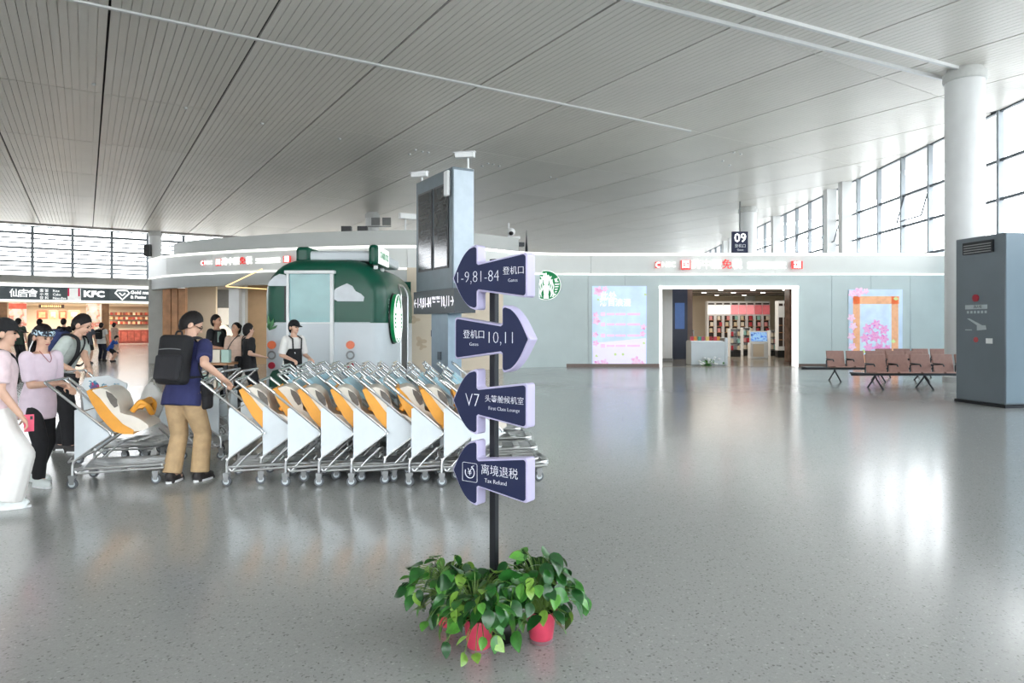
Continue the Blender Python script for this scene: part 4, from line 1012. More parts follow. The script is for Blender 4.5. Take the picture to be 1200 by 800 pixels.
# ================================================================== left shop front under the curved fascia
ls = struct('wall_shopfront', label='wood and cream shop front under the curved fascia')
def lsx(px, Y): return (px - 600) / F * Y
MB().span((lsx(174, 28.4), 28.4, 0), (lsx(190, 28.4), 28.9, 3.5)).build('stone_pilaster', M_['concrete'], ls)
for a, b in ((190.5, 200), (201, 208), (209, 217)): MB().span((lsx(a, 28.0), 28.0, 0), (lsx(b, 28.0), 28.2, 3.1)).build('wood_panel', M_['wood'], ls)
MB().span((lsx(217, 30), 30, 0), (lsx(253, 30), 30.15, 3.3)).build('cream_panel', M_['cream'], ls)
MB().span((lsx(252, 33), 33, 0), (lsx(270, 33), 33.1, 3.3)).build('grey_panel', M_['grey'], ls)
MB().span((lsx(255, 32.5), 32.5, 1.6), (lsx(267, 32.5), 32.6, 2.4)).build('lit_panel', mat('lit_cream', (250, 244, 232), .5, emit=.3), ls)
MB().span((lsx(268, 26.5), 26.5, 0), (lsx(280, 26.5), 26.9, 3.3)).build('white_post', M_['white'], ls)
MB().span((lsx(281, 26.8), 26.8, 0), (lsx(287, 26.8), 27.1, 3.3)).build('white_post', M_['white'], ls)
MB().span((lsx(288, 28), 28, 0), (lsx(320, 28), 28.1, 3.3)).build('wood_wall', mat('pale_wood', (214, 178, 136), .5, 0, .06, 2), ls)
MB().tube([(lsx(265, 24.9), 24.9, 3.02), (lsx(312, 23.6), 23.2, 3.5)], .018, 6).build('light_line', M_['lamp'], ls); MB().tube([(lsx(265, 24.9), 24.9, 3.0), (lsx(318, 26), 26, 2.95)], .018, 6).build('light_line', M_['lamp'], ls)
# display table with drink cartons
dt = thing('display_table', 'small wooden display table behind the man with black backpack', 'table', (-5.75, 13.0, 0))
MB().span((-.45, -.3, .86), (.45, .3, .9)).build('table_top', M_['wood'], dt)
for x in (-.4, .4):
    for y in (-.25, .25): MB().span((x - .03, y - .03, 0), (x + .03, y + .03, .86)).build('leg', M_['blackm'], dt)
MB().span((-.4, -.25, .4), (.4, .25, .43)).build('shelf', M_['wood'], dt)
cgm = [mat('carton_mint', (176, 206, 196), .5), mat('carton_cream', (222, 214, 198), .5)]
cb = [MB().span((-.07, -.06, 0), (.07, .06, .24)).mesh('drink_carton') for _ in range(2)]
for me, m in zip(cb, cgm): me.materials.append(m)
for k in range(5):
    tag(link('drink_carton', cb[k % 2], None, None, loc=(-6.1 + k * .17, 12.95, .9)), '%s drink carton on the wooden display table, %s from the wood panels' % (('mint', 'cream')[k % 2], ORD[k]), 'carton', 'cartons on the display table')
for k in range(4):
    tag(link('drink_carton', cb[(k + 1) % 2], None, None, loc=(-6.02 + k * .18, 12.95, .43)), '%s drink carton on the lower shelf of the display table, %s along' % (('cream', 'mint')[k % 2], ORD[k]), 'carton', 'cartons on the display table')
lp_ = thing('shaded_lamp', 'white mushroom lamp glowing behind the shoppers', 'lamp', (lsx(262, 16), 16, 0))
MB().lathe([(.16, 0), (.16, .03), (.02, .05), (.02, 1.35)], n=16).build('stand', M_['white'], lp_); MB().lathe([(.2, 1.35), (.2, 1.38), (.16, 1.5), (.05, 1.6), (0, 1.61)], n=20).build('lamp_shade', mat('shade_glow', (255, 240, 220), .5, emit=.8), lp_)

# ================================================================== food hall stalls
def stall_box(name, label, cat, pxa, pxb, d0, d1, za, zb, m, parts=()):
    a, b = fs(pxa), fs(pxb); t = thing(name, label, cat, (F0 + fu * a + fn * d0).to_tuple()[:2] + (0,), fang)
    MB().span((0, 0, za), (b - a, d1 - d0, zb)).build('body', m, t, bevel=.02)
    for (nm, x0, x1, z0, z1, mm) in parts: MB().span((x0 * (b - a), -.03, z0), (x1 * (b - a), 0, z1)).build(nm, mm, t)
    return t
foodp = ramp_mat('food_print', [(.3, (250, 246, 240)), (.5, (240, 226, 200)), (.62, (220, 120, 90)), (.75, (252, 250, 246))], 1.6, emit=.55)
redp = mat('menu_red', (232, 110, 84), .4, 0, .2, 4, emit=.5); orp = mat('menu_orange', (246, 190, 140), .4, 0, .15, 4, emit=.5)
stall_box('light_box', 'white lightbox poster with a red top at the noodle stall', 'poster', 10, 31, .2, .4, .2, 3.2, foodp, (('red_header', 0, 1, 2.75, 3.15, redp),))
stall_box('light_box', 'white lightbox poster between the fried chicken stall and dark snack stall', 'poster', 101, 119, .2, .4, .1, 3.2, foodp)
stall_box('stall_pier', 'brown wooden pier beside the dark snack stall', 'pier', 119.5, 128, .2, .6, 0, 3.2, M_['wood'])
stall_box('stall_pier', 'warm brown wall pier at the frame edge of the food hall', 'pier', -20, 8, .2, .5, 0, 3.2, M_['wood'])
stall_box('serving_counter', 'pale serving counter of the fried chicken stall', 'counter', 34, 99, 3.0, 3.8, 0, 1.1, M_['cream'], (('notice', .38, .52, .3, 1.0, foodp),))
for k, (a, b) in enumerate(((40, 54), (56, 66), (68, 78), (80, 94))):
    stall_box('menu_board', '%s lit orange menu board from the noodle poster in the fried chicken stall' % ORD[k], 'menu board', a, b, 4.0, 4.1, 2.05, 2.75, redp if k % 2 == 0 else orp, (('picture_print', .2, .8, 2.15, 2.6, orp if k % 2 == 0 else foodp),))
stall_box('stall_awning', 'brown lettered board above the orange menu boards', 'board', 44, 75, 2.2, 2.4, 2.88, 3.15, M_['brown'], tuple(('print_block', .1 + .08 * q, .15 + .08 * q, 2.93, 3.1, M_['lamp']) for q in range(10)))
stall_box('snack_counter', 'red brown counter of the dark snack stall', 'counter', 129, 200, 6.2, 7.0, 0, 1.15, mat('snack_red', (128, 58, 50), .5, 0, .3, 2), tuple(('front_panel', .02 + .12 * q, .12 + .12 * q, .15, 1.0, mat('snack_panel', (150, 74, 62), .5, 0, .3, 3)) for q in range(8)))
for k, z in enumerate((1.6, 2.0, 2.4)):
    t = stall_box('snack_shelf', '%s long shelf of snacks on the dark stall rear wall' % ('lowest', 'middle', 'highest')[k], 'shelf', 130, 196, 8.3, 8.7, z, z + .05, M_['brown'])
    a, b = fs(130), fs(196); n_ = 16; sh = [mat('snack_%d' % q, c, .5, 0, .1, 5, emit=.1) for q, c in enumerate([(196, 84, 60), (224, 180, 130), (150, 50, 44), (236, 214, 180)])]
    for q in range(n_):
        o = MB().span((-.2, -.15, 0), (.2, .05, .24)).build('snack_packet', sh[(q + k) % 4]); p = F0 + fu * (a + .5 + (b - a - 1) * q / (n_ - 1)) + fn * 8.5; o.location = (p.x, p.y, z + .05); o.rotation_euler = (0, 0, fang)
        tag(o, '%s snack packet, %s along the %s shelf of the dark snack stall' % (('orange', 'tan', 'dark red', 'cream')[(q + k) % 4], ORD[q], ('lowest', 'middle', 'highest')[k]), 'snack packet', 'snack packets on the %s shelf' % ('lowest', 'middle', 'highest')[k])
# food hall lamps
for a in (20, 60, 90, 140, 165):
    p = F0 + fu * fs(a) + fn * 5; ld = bpy.data.lights.new('stall_lighting', 'AREA'); ld.size = 3; ld.energy = 160; ld.color = (1, .88, .72); lo = bpy.data.objects.new('stall_lighting', ld); COL.objects.link(lo); lo.location = (p.x, p.y, 3.15)
# band lettering
def band(s, name, label, px, py, size, m=M_['signglow'], bold=.006, sx=1.0):
    t = thing(name, label, 'sign', (F0 + fu * fs(px) - fn * .32).to_tuple()[:2] + (fz(px, py),), fang); text(s, 'lettering', m, t, (0, -.03, 0), size, ext=.02, bold=bold, sx=sx); return t
band('吉', 'stall_sign', 'middle glowing character of the noodle stall name', 28, 344, .62); band('仙', 'stall_sign', 'glowing first character of the noodle stall name', 17.5, 344, .62); band('舍', 'stall_sign', 'glowing last character of the noodle stall name', 38.5, 344, .62)
sm_ = thing('stall_sign', 'small three-line glowing sign beside the noodle stall name', 'sign', (F0 + fu * fs(60) - fn * .32).to_tuple()[:2] + (fz(60, 345),), fang)
for k, (c, e) in enumerate((('面 饭', 'Rice'), ('小 吃', 'Cake'), ('饮 料', 'Noodles'))): text(c, 'lettering', M_['signglow'], sm_, (-.42, -.03, .26 - .27 * k), .24, ext=.02); text(e, 'lettering', M_['signglow'], sm_, (.1, -.03, .26 - .27 * k), .24, ext=.02, align='LEFT')
kf = thing('bucket_sign', 'red and white striped sign panel beside the letters KFC', 'sign', (F0 + fu * fs(87) - fn * .34).to_tuple()[:2] + (fz(87, 345),), fang)
MB().span((-.42, -.05, -.45), (.42, 0, .45)).build('panel', M_['swhite'], kf)
for x in (-.36, .30): MB().span((x - .06, -.06, -.15), (x + .06, -.05, .45)).build('stripe', mat('stripe_red', (206, 40, 84), .4, emit=.3), kf)
band('KFC', 'stall_sign', 'glowing white letters KFC on the slate band', 110, 345, .62, bold=.03, sx=1.2)
hs = thing('diamond_sign', 'glowing white diamond outline and lettering on the slate band', 'sign', (F0 + fu * fs(143) - fn * .34).to_tuple()[:2] + (fz(143, 345),), fang)
MB().tube([(-.32, -.03, .3), (.32, -.03, .3), (.48, -.03, .1), (0, -.03, -.42), (-.48, -.03, .1)], .06, 6, closed=True).build('diamond', M_['signglow'], hs)
MB().tube([(-.2, -.03, .1), (0, -.03, -.1), (.2, -.03, .1)], .05, 6).build('facet', M_['signglow'], hs)
text('Gold market', 'lettering', M_['signglow'], hs, (.55, -.03, .16), .36, ext=.02, align='LEFT', bold=.01); text('& Pastas', 'lettering', M_['signglow'], hs, (.55, -.03, -.2), .32, ext=.02, align='LEFT', bold=.01)
# ================================================================== people
SKIN = mat('skin', (214, 172, 148), .5, 0, .04, 20); SKIN2 = mat('skin_tan', (194, 146, 118), .5, 0, .04, 20)
HAIR = mat('hair_black', (26, 22, 22), .6, 0, .35, 50, spec=.3); LIP = mat('lip', (176, 96, 92), .5); EYEB = mat('eye_dark', (22, 18, 18), .3)
def cloth(name, rgb, var=.08, bump=.25): return mat('cloth_' + name, rgb, .85, 0, var, 14, bump=bump)
def ik(p, t, l1, l2, pole):
    d = t - p; L = max(min(d.length, (l1 + l2) * .998), abs(l1 - l2) + .01); n = d.normalized(); t = p + n * L
    a = (l1 * l1 - l2 * l2 + L * L) / (2 * L); hh = math.sqrt(max(0, l1 * l1 - a * a)); q = pole - n * pole.dot(n)
    return p + n * a + q.normalized() * hh, t
def person(label, x, y, face, h, shirt, pants, shoe, lean=0, hpitch=0, hyaw=0, hR=None, hL=None, fR=(.0, .0), fL=(.0, .0), wR=None, wL=None, sleeve=.6, cuff=.045, thigh=.060, shorts=None,
           hair='short', cap=None, vox=.012, skin=None, fem=False, hem=-.05, group=None, grip=.6, crouch=0.0, apron=None, detail=True):
    skin = skin or SKIN
    yaw = math.atan2(-face[0], face[1]); T = thing('person', label, 'person', (x, y, 0), yaw, group)
    inv = Matrix.Rotation(-yaw, 3, 'Z')
    if wR is not None: hR = inv @ (V(*wR) - V(x, y, 0))
    if wL is not None: hL = inv @ (V(*wL) - V(x, y, 0))
    la = R(lean); t = V(0, math.sin(la), math.cos(la)); f = V(0, math.cos(la), -math.sin(la)); X = V(1, 0, 0)
    hip = V(0, -math.sin(la) * .13 * h, (.505 - crouch) * h)
    sw = .098 if fem else .108
    chest = hip + t * .305 * h; nb = chest + t * .02 * h
    nd = V(0, math.sin(la * .9 + R(hpitch) * .35), math.cos(la * .9 + R(hpitch) * .35)); hc = nb + nd * .095 * h
    Hm = Matrix.Rotation(R(-hyaw), 3, 'Z') @ Matrix.Rotation(-(R(hpitch) + la * .35), 3, 'X')
    shl = {1: chest + X * sw * h - t * .012 * h, -1: chest - X * sw * h - t * .012 * h}
    hd = {1: hR, -1: hL}; arm = {}
    for s in (1, -1):
        tg = Vector(hd[s]) if hd[s] is not None else shl[s] + V(s * .05 * h, .04 * h, -.335 * h)
        e, w_ = ik(shl[s], tg, .172 * h, .150 * h, V(s * .35, -1, -.35)); arm[s] = (e, w_)
    hj = {s: hip + X * s * .050 * h for s in (1, -1)}; leg = {}
    for s, fo in ((1, fR), (-1, fL)):
        k, a_ = ik(hj[s], V(s * .052 * h + fo[0], fo[1], .045 * h + (fo[2] if len(fo) > 2 else 0)), .245 * h, .235 * h, V(s * .12, 1, 0)); leg[s] = (k, a_)
    def ring(c, w, d, tt=X, ff=f): return (c, tt * w * h, ff * d * h)
    # ---- body: one continuous surface
    b = MB()
    b.loft([ring(hip - t * .03 * h, .080, .058), ring(hip + t * .04 * h, .082, .060), ring(hip + t * .13 * h, .070 if fem else .074, .052), ring(hip + t * .23 * h, .084, .060), ring(hip + t * .295 * h, .082, .050), ring(nb, .045, .036)], 16)
    b.limb(nb - t * .02 * h, hc - nd * .03 * h, .034 * h, .030 * h)
    def hp(a, bb, c): return hc + Hm @ V(a * h, bb * h, c * h)
    b.ell(hp(0, -.007, .014), (.046 * h, .056 * h, .053 * h), Hm); b.ell(hp(0, .012, -.022), (.036 * h, .040 * h, .045 * h), Hm)
    b.ell(hp(0, .034, -.052), (.017 * h, .015 * h, .013 * h), Hm); b.limb(hp(0, .050, .004), hp(0, .060, -.014), .0055 * h, .0085 * h, 8)
    for s in (1, -1): b.ell(hp(s * .052, -.004, -.008), (.008 * h, .015 * h, .021 * h), Hm)
    for s in (1, -1):
        e, w_ = arm[s]
        b.limb(shl[s], e, .030 * h, .0235 * h); b.limb(e, w_, .0245 * h, .0165 * h)
        d = (w_ - e).normalized(); side = (X - d * X.dot(d)).normalized() * s; pn = d.cross(side) * s       # pn: back-of-hand to palm
        if pn.z > 0 and abs(d.z) < .8: pn = -pn
        pc = w_ + d * .030 * h
        Pm = Matrix((side, pn, d)).transposed()
        b.ell(pc, (.024 * h, .012 * h, .034 * h), Pm)
        if vox < .013:
            for q, (o_, ln) in enumerate(((-.0175, .040), (-.006, .047), (.006, .049), (.0175, .043))):
                p0 = w_ + d * .052 * h + side * o_ * h; p1 = p0 + (d * math.cos(grip * .6) + pn * math.sin(grip * .6)) * ln * .5 * h; p2 = p1 + (d * math.cos(grip * 2) + pn * math.sin(grip * 2)) * ln * .5 * h
                b.limb(p0, p1, .0056 * h, .0052 * h, 8); b.limb(p1, p2, .0052 * h, .0044 * h, 8)
            p0 = w_ + d * .018 * h - side * .018 * h * 1; p1 = p0 + (d * .75 - side * .6 + pn * .25).normalized() * .028 * h; p2 = p1 + (d * .9 + pn * .5).normalized() * .022 * h
            b.limb(p0, p1, .0075 * h, .006 * h, 8); b.limb(p1, p2, .006 * h, .0048 * h, 8)
        else: b.ell(w_ + d * .065 * h, (.02 * h, .012 * h, .03 * h), Pm)
        k, a_ = leg[s]
        b.limb(hj[s], k, .050 * h, .034 * h); b.limb(k, a_, .035 * h, .022 * h); b.limb(a_, a_ + V(0, .07 * h, -.02 * h), .022 * h, .018 * h)
    body = link('body', blob_mesh(b, 'body', vox * .62 if vox < .013 else vox, 3), skin, T)
    # ---- clothes
    c = MB(); g = .009
    sr = [(hem, (.102 if fem else .110) + g, .078 + g), (.0, (.101 if fem else .108) + g, .076 + g), (.05, .096 + g, .070 + g), (.13, (.076 if fem else .084) + g, .060 + g), (.22, .090 + g, .066 + g), (.285, .088 + g, .054 + g), (.318, .055, .042)]
    c.loft([ring(hip + t * q * h, w_, d_) for q, w_, d_ in sr], 18)
    for s in (1, -1):
        e, w_ = arm[s]
        c.ell(shl[s] - X * s * .005 * h, (.042 * h,) * 3)
        if sleeve <= 1: end = shl[s].lerp(e, sleeve); c.tube([shl[s], end], [.041 * h, .043 * h], 12)
        else: c.limb(shl[s], e, .040 * h, .032 * h); c.tube([e, e.lerp(w_, sleeve - 1)], [.032 * h, .024 * h], 12)
    link('shirt', blob_mesh(c, 'shirt', vox, 2), shirt, T)
    p_ = MB()
    p_.loft([ring(hip + t * .07 * h, .088, .066), ring(hip, .094, .070), ring(hip - t * .05 * h, .092, .068)], 16)
    for s in (1, -1):
        k, a_ = leg[s]; kk = k
        p_.tube([hj[s] + V(0, 0, .02 * h), hj[s].lerp(k, .5)], [thigh * h, (thigh - .006) * h], 12)
        if shorts: p_.tube([hj[s].lerp(k, .3), hj[s].lerp(k, shorts)], [thigh * h, thigh * h], 12)
        else:
            p_.limb(hj[s].lerp(k, .4), k, (thigh - .004) * h, max(.046, cuff * .95) * h); p_.tube([k, k.lerp(a_, .97)], [max(.046, cuff * .95) * h, cuff * h], 12)
    link('trousers' if not shorts else 'shorts', blob_mesh(p_, 'trousers', vox, 3), pants, T)
    for s in (1, -1):
        k, a_ = leg[s]; z0 = a_.z - .045 * h
        sh = MB(); base = V(a_.x, a_.y, z0)
        fo = V(s * .12, 1, 0).normalized(); Rm = Matrix.Rotation(-s * .12, 3, 'Z')
        sh.ell(base + fo * .035 * h + V(0, 0, .028 * h), (.027 * h, .078 * h, .026 * h), Rm); sh.ell(base + V(0, -.01 * h, .038 * h), (.026 * h, .04 * h, .034 * h), Rm); sh.box(base + fo * .035 * h + V(0, 0, .009 * h), (.05 * h, .13 * h, .018 * h), M=Rm)
        so = link('shoe', blob_mesh(sh, 'shoe', max(.008, vox * .8), 2), shoe, T)
        if vox < .013: MB().loft([(base + fo * .035 * h + V(0, 0, q), Rm @ V(.030 * h, 0, 0), Rm @ V(0, .082 * h, 0)) for q in (.001, .012 * h)], 18).build('sole', M_['white'], so)
    # ---- hair, cap, face
    def shellcap(r, cz, planes, m, name):
        bm_ = bmesh.new(); bmesh.ops.create_uvsphere(bm_, u_segments=40, v_segments=26, radius=1); rj = random.Random(5)
        for v in bm_.verts: v.co = V(v.co.x * r[0] * h, v.co.y * r[1] * h + cz[0] * h, v.co.z * r[2] * h + cz[1] * h)
        for co, no in planes: bmesh.ops.bisect_plane(bm_, geom=bm_.verts[:] + bm_.edges[:] + bm_.faces[:], plane_co=V(*co) * h, plane_no=V(*no), clear_inner=True)
        for v in bm_.verts:
            if m is HAIR: v.co *= 1 + rj.uniform(-.015, .04)
            v.co = hc + Hm @ v.co
        me = bpy.data.meshes.new(name); bm_.to_mesh(me); bm_.free(); me.polygons.foreach_set('use_smooth', [True] * len(me.polygons))
        return link(name, me, m, T)
    if hair == 'short': shellcap((.0525, .062, .076), (-.012, .003), [((0, .012, .004), (0, -.80, .6))], HAIR, 'hair')
    else: shellcap((.055, .064, .082), (-.012, -.002), [((0, .016, .012), (0, -.86, .5))], HAIR, 'hair')
    if hair == 'pony':
        q = MB(); q.limb(hp(0, -.05, .02), hp(0, -.085, -.03), .028 * h, .034 * h); q.limb(hp(0, -.085, -.03), hp(.0, -.075, -.15), .034 * h, .016 * h); q.limb(hp(0, -.045, -.02), hp(0, -.06, -.10), .04 * h, .025 * h); link('ponytail', blob_mesh(q, 'ponytail', vox, 3), HAIR, T)
    if hair == 'bun': link('hair_bun', blob_mesh(MB().ell(hp(0, -.065, .03), (.03 * h,) * 3), 'hair_bun', vox, 2), HAIR, T)
    if cap is not None:
        shellcap((.056, .066, .066), (-.006, .018), [((0, 0, .012), (0, -.1, 1))], cap, 'cap')
        vz = MB(); vz.ell(hp(0, .062, .018), (.042 * h, .045 * h, .005 * h), Hm @ Matrix.Rotation(-.2, 3, 'X')); vz.build('cap_visor', cap, T)
    if detail:
        for s in (1, -1):
            MB().ell(hp(s * .017, .046, .002), (.0075 * h, .006 * h, .004 * h), Hm, 8, 6).build('eye', EYEB, T); MB().ell(hp(s * .018, .048, .014), (.012 * h, .004 * h, .0025 * h), Hm, 8, 6).build('eyebrow', HAIR, T)
        MB().ell(hp(0, .049, -.034), (.012 * h, .005 * h, .004 * h), Hm, 8, 6).build('mouth', LIP, T)
    if apron is not None:
        q = MB(); q.loft([ring(hip + t * a + f * .008 * h, w_, d_) for a, w_, d_ in ((-.16 * h, .108, .09), (.03 * h, .106, .086), (.13 * h, .098, .078), (.2 * h, .085, .082))], 18); link('apron', blob_mesh(q, 'apron', vox, 2), apron, T)
        for s in (1, -1): MB().tube([hip + t * .19 * h + X * s * .05 * h + f * .078 * h, chest + X * s * .055 * h + f * .064 * h, nb + X * s * .052 * h - f * .01 * h, chest + X * s * .03 * h - f * .068 * h], .008 * h, 6).build('apron_strap', apron, T)
    return T, dict(hip=hip, chest=chest, nb=nb, hc=hc, t=t, f=f, X=X, shl=shl, arm=arm, Hm=Hm, hp=hp, h=h, yaw=yaw, loc=V(x, y, 0))

def rbox(c, d, M, r, vox=.012):
    mb = MB()
    for sx in (-1, 1):
        for sy in (-1, 1):
            for sz in (-1, 1): mb.ell(Vector(c) + M @ V(sx * (d[0] / 2 - r), sy * (d[1] / 2 - r), sz * (d[2] / 2 - r)), (r,) * 3, n=12, m=8)
    bm_ = bmesh.new()
    for v in mb.v: bm_.verts.new(v)
    bmesh.ops.convex_hull(bm_, input=bm_.verts); me = bpy.data.meshes.new('rbox'); bm_.to_mesh(me); bm_.free(); me.polygons.foreach_set('use_smooth', [True] * len(me.polygons)); me.set_sharp_from_angle(angle=R(50)); return me
def backpack(label, J, m, m2, size=(.30, .17, .44), drop=.02, offx=0.0):
    h = J['h']; T = thing('backpack', label, 'backpack', J['loc'], J['yaw'])
    Bm = Matrix((J['X'], J['f'], J['t'])).transposed()
    c = J['chest'] - J['t'] * (size[2] / 2 - drop) - J['f'] * (.066 * h + size[1] / 2) + J['X'] * offx
    bd = link('pack_body', rbox(c, size, Bm, .05), m, T)
    link('front_pocket', rbox(c + Bm @ V(0, -size[1] / 2 - .01, -size[2] * .18), (size[0] * .85, .06, size[2] * .5), Bm, .025), m2, T)
    MB().tube([c + Bm @ V(x, -size[1] / 2 - .012, size[2] * .16 + .02 * math.cos(x * 8)) for x in (-.12, -.06, 0, .06, .12)], .005, 6).build('zip', M_['grey'], T)
    MB().tube(fillet([c + Bm @ V(-.04, .02, size[2] / 2 - .01), c + Bm @ V(-.03, .02, size[2] / 2 + .045), c + Bm @ V(.03, .02, size[2] / 2 + .045), c + Bm @ V(.04, .02, size[2] / 2 - .01)], .02), .009, 6).build('grab_handle', m2, T)
    for s in (1, -1):
        a = J['chest'] + J['X'] * s * .066 * h
        pts = [c + Bm @ V(s * .09, size[1] / 2 - .02, size[2] / 2 - .04), a + J['t'] * .030 * h - J['f'] * .02 * h, a + J['t'] * .020 * h + J['f'] * .05 * h, a - J['t'] * .08 * h + J['f'] * .083 * h, a + J['X'] * s * .035 * h - J['t'] * .18 * h + J['f'] * .06 * h, c + Bm @ V(s * (size[0] / 2 - .02), size[1] / 2 - .02, -size[2] / 2 + .08)]
        sm = catmull(pts, 5); mb = MB(); rings = []
        for i, p in enumerate(sm):
            d = (sm[min(i + 1, len(sm) - 1)] - sm[max(i - 1, 0)]).normalized(); o_ = (p - (J['chest'] - J['t'] * .1)); u = d.cross(o_).normalized(); v = d.cross(u); rings.append((p, u * .024, v * .007))
        mb.loft(rings, 8).build('shoulder_strap', m2, T)
    return T
def bag(label, J, c, size, m, strap, sm_=None, name='shoulder_bag'):
    """bag at local point c with a strap over points"""
    T = thing(name, label, 'bag', J['loc'], J['yaw']); link('bag_body', rbox(c, size, Matrix.Identity(3), min(size) * .4), m, T); link('flap', rbox(V(*c) + V(0, 0, size[2] * .22), (size[0] * 1.03, size[1] * 1.05, size[2] * .55), Matrix.Identity(3), min(size) * .35), sm_ or m, T)
    pts = catmull([Vector(p) for p in strap], 5); MB().tube(pts, .010, 6).build('strap', sm_ or m, T); return T

BLK = cloth('black', (27, 27, 30)); BLK2 = cloth('black_soft', (38, 38, 42)); KH = cloth('khaki', (184, 156, 118)); NAVY = cloth('navy', (44, 48, 92)); PINK = cloth('pale_pink', (226, 208, 220), .03); PINK2 = cloth('pale_pink_warm', (226, 204, 208))
WHT = cloth('white', (228, 226, 222), .025, .15); GRY = cloth('grey_green', (188, 196, 190)); JEAN = cloth('jean', (48, 58, 86)); BEI = cloth('beige', (206, 178, 160)); NBAG = cloth('navy_bag', (48, 58, 100)); WSH = mat('shoe_white', (220, 226, 224), .6); DSH = mat('shoe_dark', (50, 46, 46), .6)
# man with the black backpack
T, J = person('person in navy t-shirt and khaki trousers with black backpack gripping a trolley handle', -3.37, 7.04, (.18, .98), 1.77, NAVY, KH, DSH, lean=11, hpitch=26, hyaw=58, wR=(-2.98, 7.02, 1.07), hL=(-.26, .16, .80), fR=(.04, .05), fL=(-.02, -.06), cuff=.052, thigh=.064, sleeve=.75, hem=-.06)
backpack('large black backpack worn by the person in khaki trousers', J, BLK, BLK2, (.33, .15, .50), .05)
g_ = MB()
for s in (1, -1): g_.tube([J['hp'](s * .018 + .014 * math.cos(R(q)), .055, .001 + .011 * math.sin(R(q))) for q in range(0, 360, 30)], .0025, 5, closed=True); g_.tube([J['hp'](s * .032, .054, .003), J['hp'](s * .048, 0, .002)], .0025, 5)
g_.build('glasses', M_['black'], T)
h = J['h']; hipR = J['hip'] + V(.20, .10, -.02)
bag('small black pouch hanging at the hip of the person in khaki trousers', J, hipR, (.10, .15, .26), BLK2, [hipR + V(0, 0, .12), J['hip'] + V(.17, .03, .28), J['chest'] + V(.08, -.02, .05), J['chest'] + V(-.1, -.1, -.05)], BLK, 'hip_pouch')
# plastic bag
pb = thing('plastic_bag', 'crumpled translucent white plastic bag hanging beside the khaki trousers', 'bag', (-3.92, 7.42, 0))
r = random.Random(2); mb = MB(); mb.ell((0, 0, .78), (.11, .09, .22), n=20, m=14)
mb.v = [(x * (1 + r.uniform(-.12, .12)) * (1.1 - .55 * max(0, (z - .85) / .2)), y * (1 + r.uniform(-.15, .15)), z) for x, y, z in mb.v]
pm_ = mat('thin_plastic', (214, 214, 210), .3); pm_.node_tree.nodes['Principled BSDF'].inputs['Alpha'].default_value = .72
mb.build('bag_body', pm_, pb, ang=180); MB().tube(fillet([(-.05, 0, .95), (.05, -.1, 1.05), (.1, -.12, 1.06), (.03, 0, .95)], .03), .008, 6).build('bag_handle', pm_, pb)
# girl
T, J = person('person with starry headband, pale pink tee and black trousers pushing the lone trolley', -4.79, 6.92, (.93, -.30), 1.62, PINK, BLK, WSH, lean=5, hpitch=16, hyaw=4, wR=(-4.54, 6.80, 1.03), hL=(-.16, .18, .98), fR=(.0, .10), fL=(.0, -.16), cuff=.036, thigh=.054, fem=True, hair='pony', sleeve=.85, hem=-.09)
hb = MB(); rings = []
for q in range(0, 361, 15):
    a = R(q); p = J['hp'](.0555 * math.cos(a), -.008 + .066 * math.sin(a), .026 + .012 * math.sin(a)); u = J['Hm'] @ V(0, 0, .017 * J['h']); v = (J['Hm'] @ V(math.cos(a), math.sin(a), 0)) * .004 * J['h']; rings.append((p, u, v))
hb.loft(rings, 6, False).build('headband', ramp_mat('starry_band', [(.5, (30, 36, 50)), (.56, (200, 224, 236))], 45, .7, detail=1), T)
MB().tube([J['hp'](.05, -.01, -.02), J['hp'](.055, -.02, -.08), J['hp'](.05, -.025, -.12)], .006, 6).build('ribbon', M_['white'], T)
MB().tube(catmull([J['chest'] + V(-.05, .04, .045), J['chest'] + V(-.03, .10, -.03), J['chest'] + V(0, .115, -.07), J['chest'] + V(.03, .10, -.03), J['chest'] + V(.05, .04, .045)], 4), .003, 5).build('necklace', mat('cord_red', (150, 40, 50), .5), T)
# woman at the frame edge
T, J = person('person in black cap, pale pink tee and white wide trousers at the frame edge', -4.53, 6.05, (.80, .55), 1.67, PINK2, WHT, WSH, lean=3, hpitch=4, hyaw=5, hR=(.22, .14, .84), hL=(-.2, .1, .84), fR=(.02, .03), fL=(-.02, -.06), cuff=.085, thigh=.064, fem=True, hair='bun', cap=BLK, sleeve=.8, hem=-.04)
e_, w_ = J['arm'][1]; d_ = (w_ - e_).normalized()
ph = thing('pink_phone', 'pink phone case held by the person in white wide trousers', 'phone', J['loc'], J['yaw']); cph = w_ + d_ * .10
link('case', rbox(cph + V(.0, .012, .0), (.012, .075, .15), Matrix.Identity(3), .005), mat('case_pink', (222, 84, 112), .4), ph); MB().box(cph + V(.0065, .03, .045), (.004, .02, .03)).build('lens_plate', M_['black'], ph)
bag('black shoulder bag worn by the person in white wide trousers', J, J['hip'] + V(-.2, -.06, .12), (.12, .26, .22), BLK, [J['hip'] + V(-.19, -.06, .22), J['chest'] + V(-.04, -.125, -.10), J['chest'] + V(.10, -.05, .045), J['chest'] + V(.07, .09, -.03), J['hip'] + V(-.14, .13, .24)], BLK)
